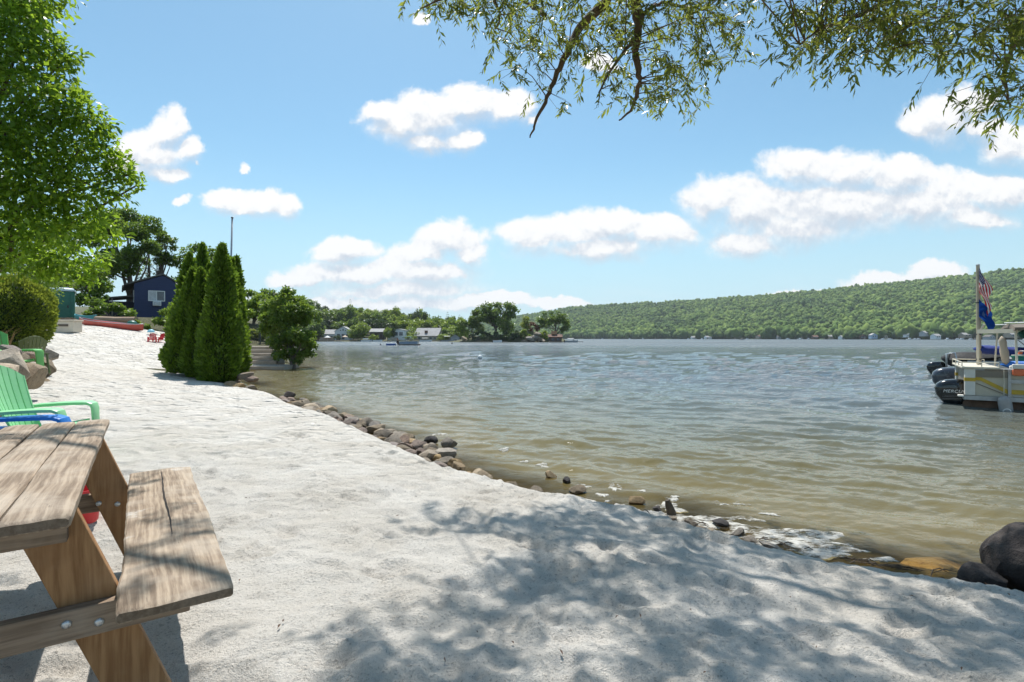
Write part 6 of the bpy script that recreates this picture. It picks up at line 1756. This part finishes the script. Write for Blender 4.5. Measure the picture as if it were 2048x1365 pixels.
# fender, covers and bags on the cream boat
def on_boat(x, y, z): return PB.matrix_basis @ Vector((x, y, z))
T = thing('fender', 'grey white boat fender hanging against the side of the cream pontoon boat', 'fender', on_boat(.70, -.14, .02), math.radians(-36))
mb = MB(); mb.lathe([(.0, -.14), (.07, -.13), (.115, -.07), (.122, 0), (.122, .22), (.105, .28), (.05, .32), (.0, .33)], n=20); f_ = mb.build('body', simple('fender', (.36, .35, .34), .5, .15, 5), T, True); f_.rotation_euler = (.12, -.12, 0)
mb = MB(); mb.loft([[(r_ * math.cos(a), -.1235 + .02 * (abs(math.cos(a)) * r_ / .1) ** 2 * .6, r_ * math.sin(a) - .01) for a in np.linspace(0, PI, 12)] for r_ in (.075, .052)], cap=False); e_ = mb.build('emblem', M['white'], f_)
mb = MB(); mb.tube([(-.03, .04, .33), (-.02, .10, .6), (-.02, .12, .92)], .008, 6); mb.build('line', M['cream'], T)
# cloths are lumpy bags built as lofts
def lump(name, label, cat, mat, a, b, r_, seed, flat=.75, n=12):
    rr_ = random.Random(seed); a, b = on_boat(*a), on_boat(*b); mb = MB(); d = (b - a); X = d.cross(Vector((0, 0, 1))).normalized(); Z = X.cross(d.normalized()); rings = []
    for i in range(n):
        s = i / (n - 1); q = r_ * (max(0.02, 1 - (2 * s - 1) ** 6)) ** .5 * (1 + rr_.uniform(-.10, .10)); c = d * s
        rings.append([c + X * math.cos(k / 14 * 2 * PI) * q * (1 + .1 * math.sin(k * 3 + i)) + Z * math.sin(k / 14 * 2 * PI) * q * flat * (1 + .08 * math.cos(k * 2 + i * 1.7)) for k in range(14)])
    mb.loft(rings); o = mb.build(name, M[mat], None, True); o.location = a; return tag(o, label, cat)
lump('rolled_cover', 'rolled dark blue canvas cover lashed across the boat frame', 'cover', 'blue_cloth', (.30, 1.62, 1.38), (1.75, 1.15, 1.26), .15, 1)
lump('rolled_cover', 'rolled dark green canvas bag tied up under the canopy', 'cover', 'green_cloth', (1.05, .95, 1.78), (1.85, .75, 1.56), .13, 2, .9)
lump('tarpaulin', 'bright blue tarpaulin heaped along the bench of the cream boat', 'tarpaulin', 'bright_blue', (.70, .70, 1.02), (2.6, .35, 1.02), .15, 3, .7)
lump('rope_bundle', 'striped bundle of rope hanging on the frame of the cream boat', 'rope', 'tan_wall', (.72, .62, 1.70), (.80, .60, 1.02), .075, 4, 1.0)
T = thing('bucket', 'green plastic tub on the cream boat behind the blue tarpaulin', 'tub', on_boat(1.12, .85, 1.02), 0); mb = MB(); mb.lathe([(.16, 0), (.20, .17), (.22, .18), (.22, .21), (.19, .21), (.15, .02), (0, .01)], n=20, cap=False); mb.build('pail', M['green_tub'], T, True, 40); mb = MB(); mb.lathe([(.205, .212), (.205, .235), (0, .25)], n=20); mb.build('lid', M['vinyl_white'], T, True, 40)
T = thing('bag', 'orange and white bag hanging over the side rail of the cream boat', 'bag', on_boat(.92, -.02, .80), math.radians(-36)); mb = MB(); mb.box((-.10, -.06, 0), (.13, .04, .15)); mb.build('body', M['orange'], T, bevel=.03); mb = MB(); mb.box((-.105, -.065, .152), (.135, .045, .26)); mb.build('top', M['vinyl_white'], T, bevel=.02)
mb = MB(); mb.prism([(0, 0), (.10, 0), (.16, .36), (.10, .36)], -.03, .03, 'y'); o = mb.build('oar_blade', M['orange'], None, bevel=.01); o.location = on_boat(.95, .95, 1.02); o.rotation_euler = (0, .1, math.radians(-36)); tag(o, 'orange blade leaning by the striped rope on the cream boat', 'paddle')

# flagstaff and flags
fp = on_boat(.40, 1.47, .98); ftop = at(1953.5, 532, fp.y + .0).z
T = thing('flagstaff', 'tan wooden flagstaff standing on the stern of the cream pontoon boat', 'flagpole', fp)
mb = MB(); Hs = ftop - fp.z; mb.tube([(0, 0, 0), (-.015, 0, Hs * .5), (-.03, 0, Hs)], [.052, .048, .038], 12); mb.build('pole', simple('staff', (.50, .42, .30), .7, .15, 6, stretch=(1, 1, .2)), T, True, 50)
mb = MB(); mb.lathe([(.042, Hs), (.042, Hs + .03), (.0, Hs + .05)], (-.03, 0, 0), 10); mb.build('cap', M['grey_metal'], T)
mb = MB()
for z in (Hs * .62, Hs * .30, .12): mb.lathe([(.058, z), (.058, z + .03)], (-.01, 0, 0), 12)
mb.build('band', M['dark_metal'], T)


def limp_flag(hoist, fly, colour, folds, lean, seed):
    """cloth hanging from its hoist: the fly droops down along the pole in folds"""
    nu, nv = 66, 53; mb = MB(); vs = []
    for i in range(nu):
        s = i / (nu - 1)
        for j in range(nv):
            t_ = j / (nv - 1)
            drop = fly * s * (.52 + .28 * t_ * s) ; out_ = fly * (.20 * math.sin(s * 1.7) * (1.0 - .35 * t_) + lean * s * s)
            fold = (.055 + .05 * s) * math.sin(t_ * folds + s * 5 + seed) * min(1, s * 4)
            x = -.05 + out_ * .5 - .16 * s * t_ * (1 - s) + .45 * fold; y = -.085 - .18 * s + fold
            z = -hoist * t_ * (1 - .45 * s) - drop
            vs.append((x, y, z))
    fs = []; mi = []
    for i in range(nu - 1):
        for j in range(nv - 1): fs.append((i * nv + j, i * nv + j + 1, (i + 1) * nv + j + 1, (i + 1) * nv + j)); mi.append(colour(i / (nu - 1), j / (nv - 1)))
    for f_, c in zip(fs, mi): mb.f.append(f_); mb.mi.append(c)
    mb.v = vs
    return mb
def cloth(name, col):
    m, t, out = newmat(name); d = t.n('ShaderNodeBsdfDiffuse', {'Color': (*col, 1)}); tr = t.n('ShaderNodeBsdfTranslucent', {'Color': (*col, 1)}); mx = t.n('ShaderNodeMixShader', {0: .3, 1: d.outputs[0], 2: tr.outputs[0]}); t.t.links.new(mx.outputs[0], out.inputs[0]); return m
fr, fw, fb = cloth('flag_red', (.50, .025, .03)), cloth('flag_white', (.72, .70, .66)), cloth('flag_blue', (.015, .025, .11))
def usflag(s, t_):
    if s < .40 and t_ < 7 / 13:
        a, b = s / .40 * 11, t_ * 13 / 7 * 9; ia, ib = int(a), int(b)
        if (ia + ib) % 2 == 0 and (a - ia - .5) ** 2 + (b - ib - .5) ** 2 < .13 and 0 <= ia < 11: return 1
        return 2
    return int(t_ * 13) % 2
ft = fp + Vector((-.03, 0, Hs - .04))
mb = limp_flag(.62, 1.15, usflag, 9, .05, 0); o = mb.build('national_flag', [fr, fw, fb], None, True); o.location = ft; tag(o, 'stars and stripes flag hanging limp from the top of the flagstaff', 'flag')
mb = limp_flag(.45, .80, lambda s, t_: 1 if (.42 < s < .60 and .35 < t_ < .6) else 0, 7, .34, 2); o = mb.build('blue_flag', [cloth('flag_navy', (.012, .055, .24)), cloth('flag_emblem', (.10, .16, .32))], None, True); o.location = ft + Vector((.0, 0, -.80)); tag(o, 'plain dark blue flag drooping below the stars and stripes', 'flag')

# ------------------------------------------------------------------ pontoon boat out on the lake with a swimmer at its stern
PL = pontoon_boat('grey white pontoon boat with a canopy frame drifting alone in the middle of the lake', (X_(796, 122.5), 122.5, WZ), 0, 5.0, 2.2, M['panel'])
mb = MB()
for y_ in (.04, 2.14): mb.box((.3, y_, .302), (4.4, y_ + .04, .95))
mb.box((4.4, .04, .302), (4.44, 2.18, .95)); mb.build('side_panel', M['hull_grey'], PL)
mb = MB(); mb.box((.25, .02, .5), (4.45, .038, .62)); mb.build('stripe', M['canvas_blue'], PL)
mb = MB(); mb.loft([[(x_, .2, z_ - .05), (x_, .5, z_ + .04), (x_, 1.7, z_ + .04), (x_, 2.0, z_ - .05), (x_, 2.0, z_ - .10), (x_, .2, z_ - .10)] for x_, z_ in ((.9, 1.9), (1.5, 2.05), (2.6, 2.05), (3.0, 1.9))]); mb.build('canopy', M['green_cloth'], PL)
mb = MB()
for y_ in (.15, 2.05):
    for a_, b_ in ((1.6, .9), (1.6, 1.5), (2.0, 3.0), (2.0, 2.6), (3.4, 2.8)): mb.tube([(a_, y_, .95), (b_, y_, 1.95)], .025, 5)
mb.build('canopy_frame', M['galv'], PL)
mb = MB(); mb.box((1.0, .3, .302), (1.9, 1.9, .75)); mb.box((3.2, .3, .302), (4.2, 1.9, .72)); mb.build('bench', M['vinyl_white'], PL, bevel=.05)
outboard(PL, (-.2, 1.1, .5), 0, 1.0, M['black'])
skin = simple('skin', (.34, .17, .11), .6, .1, 3)
me = bpy.data.meshes.new('person')
J = {'pel': (0, 0, .86), 'bel': (0, -.01, 1.05), 'ch': (0, 0, 1.28), 'nk': (0, .01, 1.44), 'hd': (0, -.01, 1.56), 'tp': (0, -.01, 1.68), 'sl': (-.18, 0, 1.37), 'el': (-.26, -.04, 1.10), 'wl': (-.22, -.20, .92), 'fl': (-.21, -.26, .86), 'sr': (.18, 0, 1.37), 'er': (.27, -.02, 1.10), 'wr': (.30, -.12, .88), 'fr': (.30, -.15, .80), 'hl': (-.09, 0, .82), 'kl': (-.11, -.05, .48), 'al': (-.11, .02, .08), 'tl': (-.12, -.14, .03), 'hr': (.09, 0, .82), 'kr': (.12, -.03, .48), 'ar': (.12, .03, .08), 'tr': (.13, -.13, .03)}
Rj = {'pel': .15, 'bel': .13, 'ch': .15, 'nk': .06, 'hd': .095, 'tp': .06, 'sl': .065, 'el': .048, 'wl': .035, 'fl': .03, 'sr': .065, 'er': .048, 'wr': .035, 'fr': .03, 'hl': .10, 'kl': .065, 'al': .045, 'tl': .035, 'hr': .10, 'kr': .065, 'ar': .045, 'tr': .035}
ks = list(J); E = [('pel', 'bel'), ('bel', 'ch'), ('ch', 'nk'), ('nk', 'hd'), ('hd', 'tp'), ('ch', 'sl'), ('sl', 'el'), ('el', 'wl'), ('wl', 'fl'), ('ch', 'sr'), ('sr', 'er'), ('er', 'wr'), ('wr', 'fr'), ('pel', 'hl'), ('hl', 'kl'), ('kl', 'al'), ('al', 'tl'), ('pel', 'hr'), ('hr', 'kr'), ('kr', 'ar'), ('ar', 'tr')]
me.from_pydata([J[k] for k in ks], [(ks.index(a_), ks.index(b_)) for a_, b_ in E], [])
o = bpy.data.objects.new('person', me); COL.objects.link(o); me.materials.append(skin); md = o.modifiers.new('skin', 'SKIN'); md.use_smooth_shade = True
for i, k in enumerate(ks): me.skin_vertices[0].data[i].radius = (Rj[k], Rj[k] * (.75 if k in ('ch', 'bel', 'pel') else 1)); me.skin_vertices[0].data[i].use_root = (k == 'pel')
o.modifiers.new('sub', 'SUBSURF').levels = 1; o.modifiers['sub'].render_levels = 1
o.location = (X_(793, 122.2), 123.4, WZ + .14); o.scale = (.92,) * 3; tag(o, 'person in dark swim shorts standing at the stern of the lake pontoon boat', 'person'); 
mb = MB(); mb.lathe([(.175, .98), (.19, .85), (.185, .78)], n=14, cap=False); mb.lathe([(.12, .80), (.115, .52)], (-.10, -.02, 0), 12, cap=False); mb.lathe([(.12, .80), (.115, .52)], (.105, -.01, 0), 12, cap=False); sh = mb.build('shorts', M['black_cloth'], o, True)
mb = MB(); mb.lathe([(.1, 1.58), (.108, 1.62), (.1, 1.68), (.06, 1.735), (.0, 1.75)], (0, .005, 0), 12, cap=False); mb.build('hair', M['bark'], o, True)
# ------------------------------------------------------------------ air
mb = MB(); mb.box((-3900, -3900, -8), (3900, 3900, 260))
m, t, out = newmat('haze')
v = t.n('ShaderNodeVolumePrincipled', {'Color': (.86, .93, 1.0, 1), 'Density': .00010, 'Anisotropy': .2})
t.t.links.new(v.outputs[0], out.inputs['Volume'])
tag(mb.build('haze', m, None), kind='stuff')['label'] = 'thin bluish air over the lake'
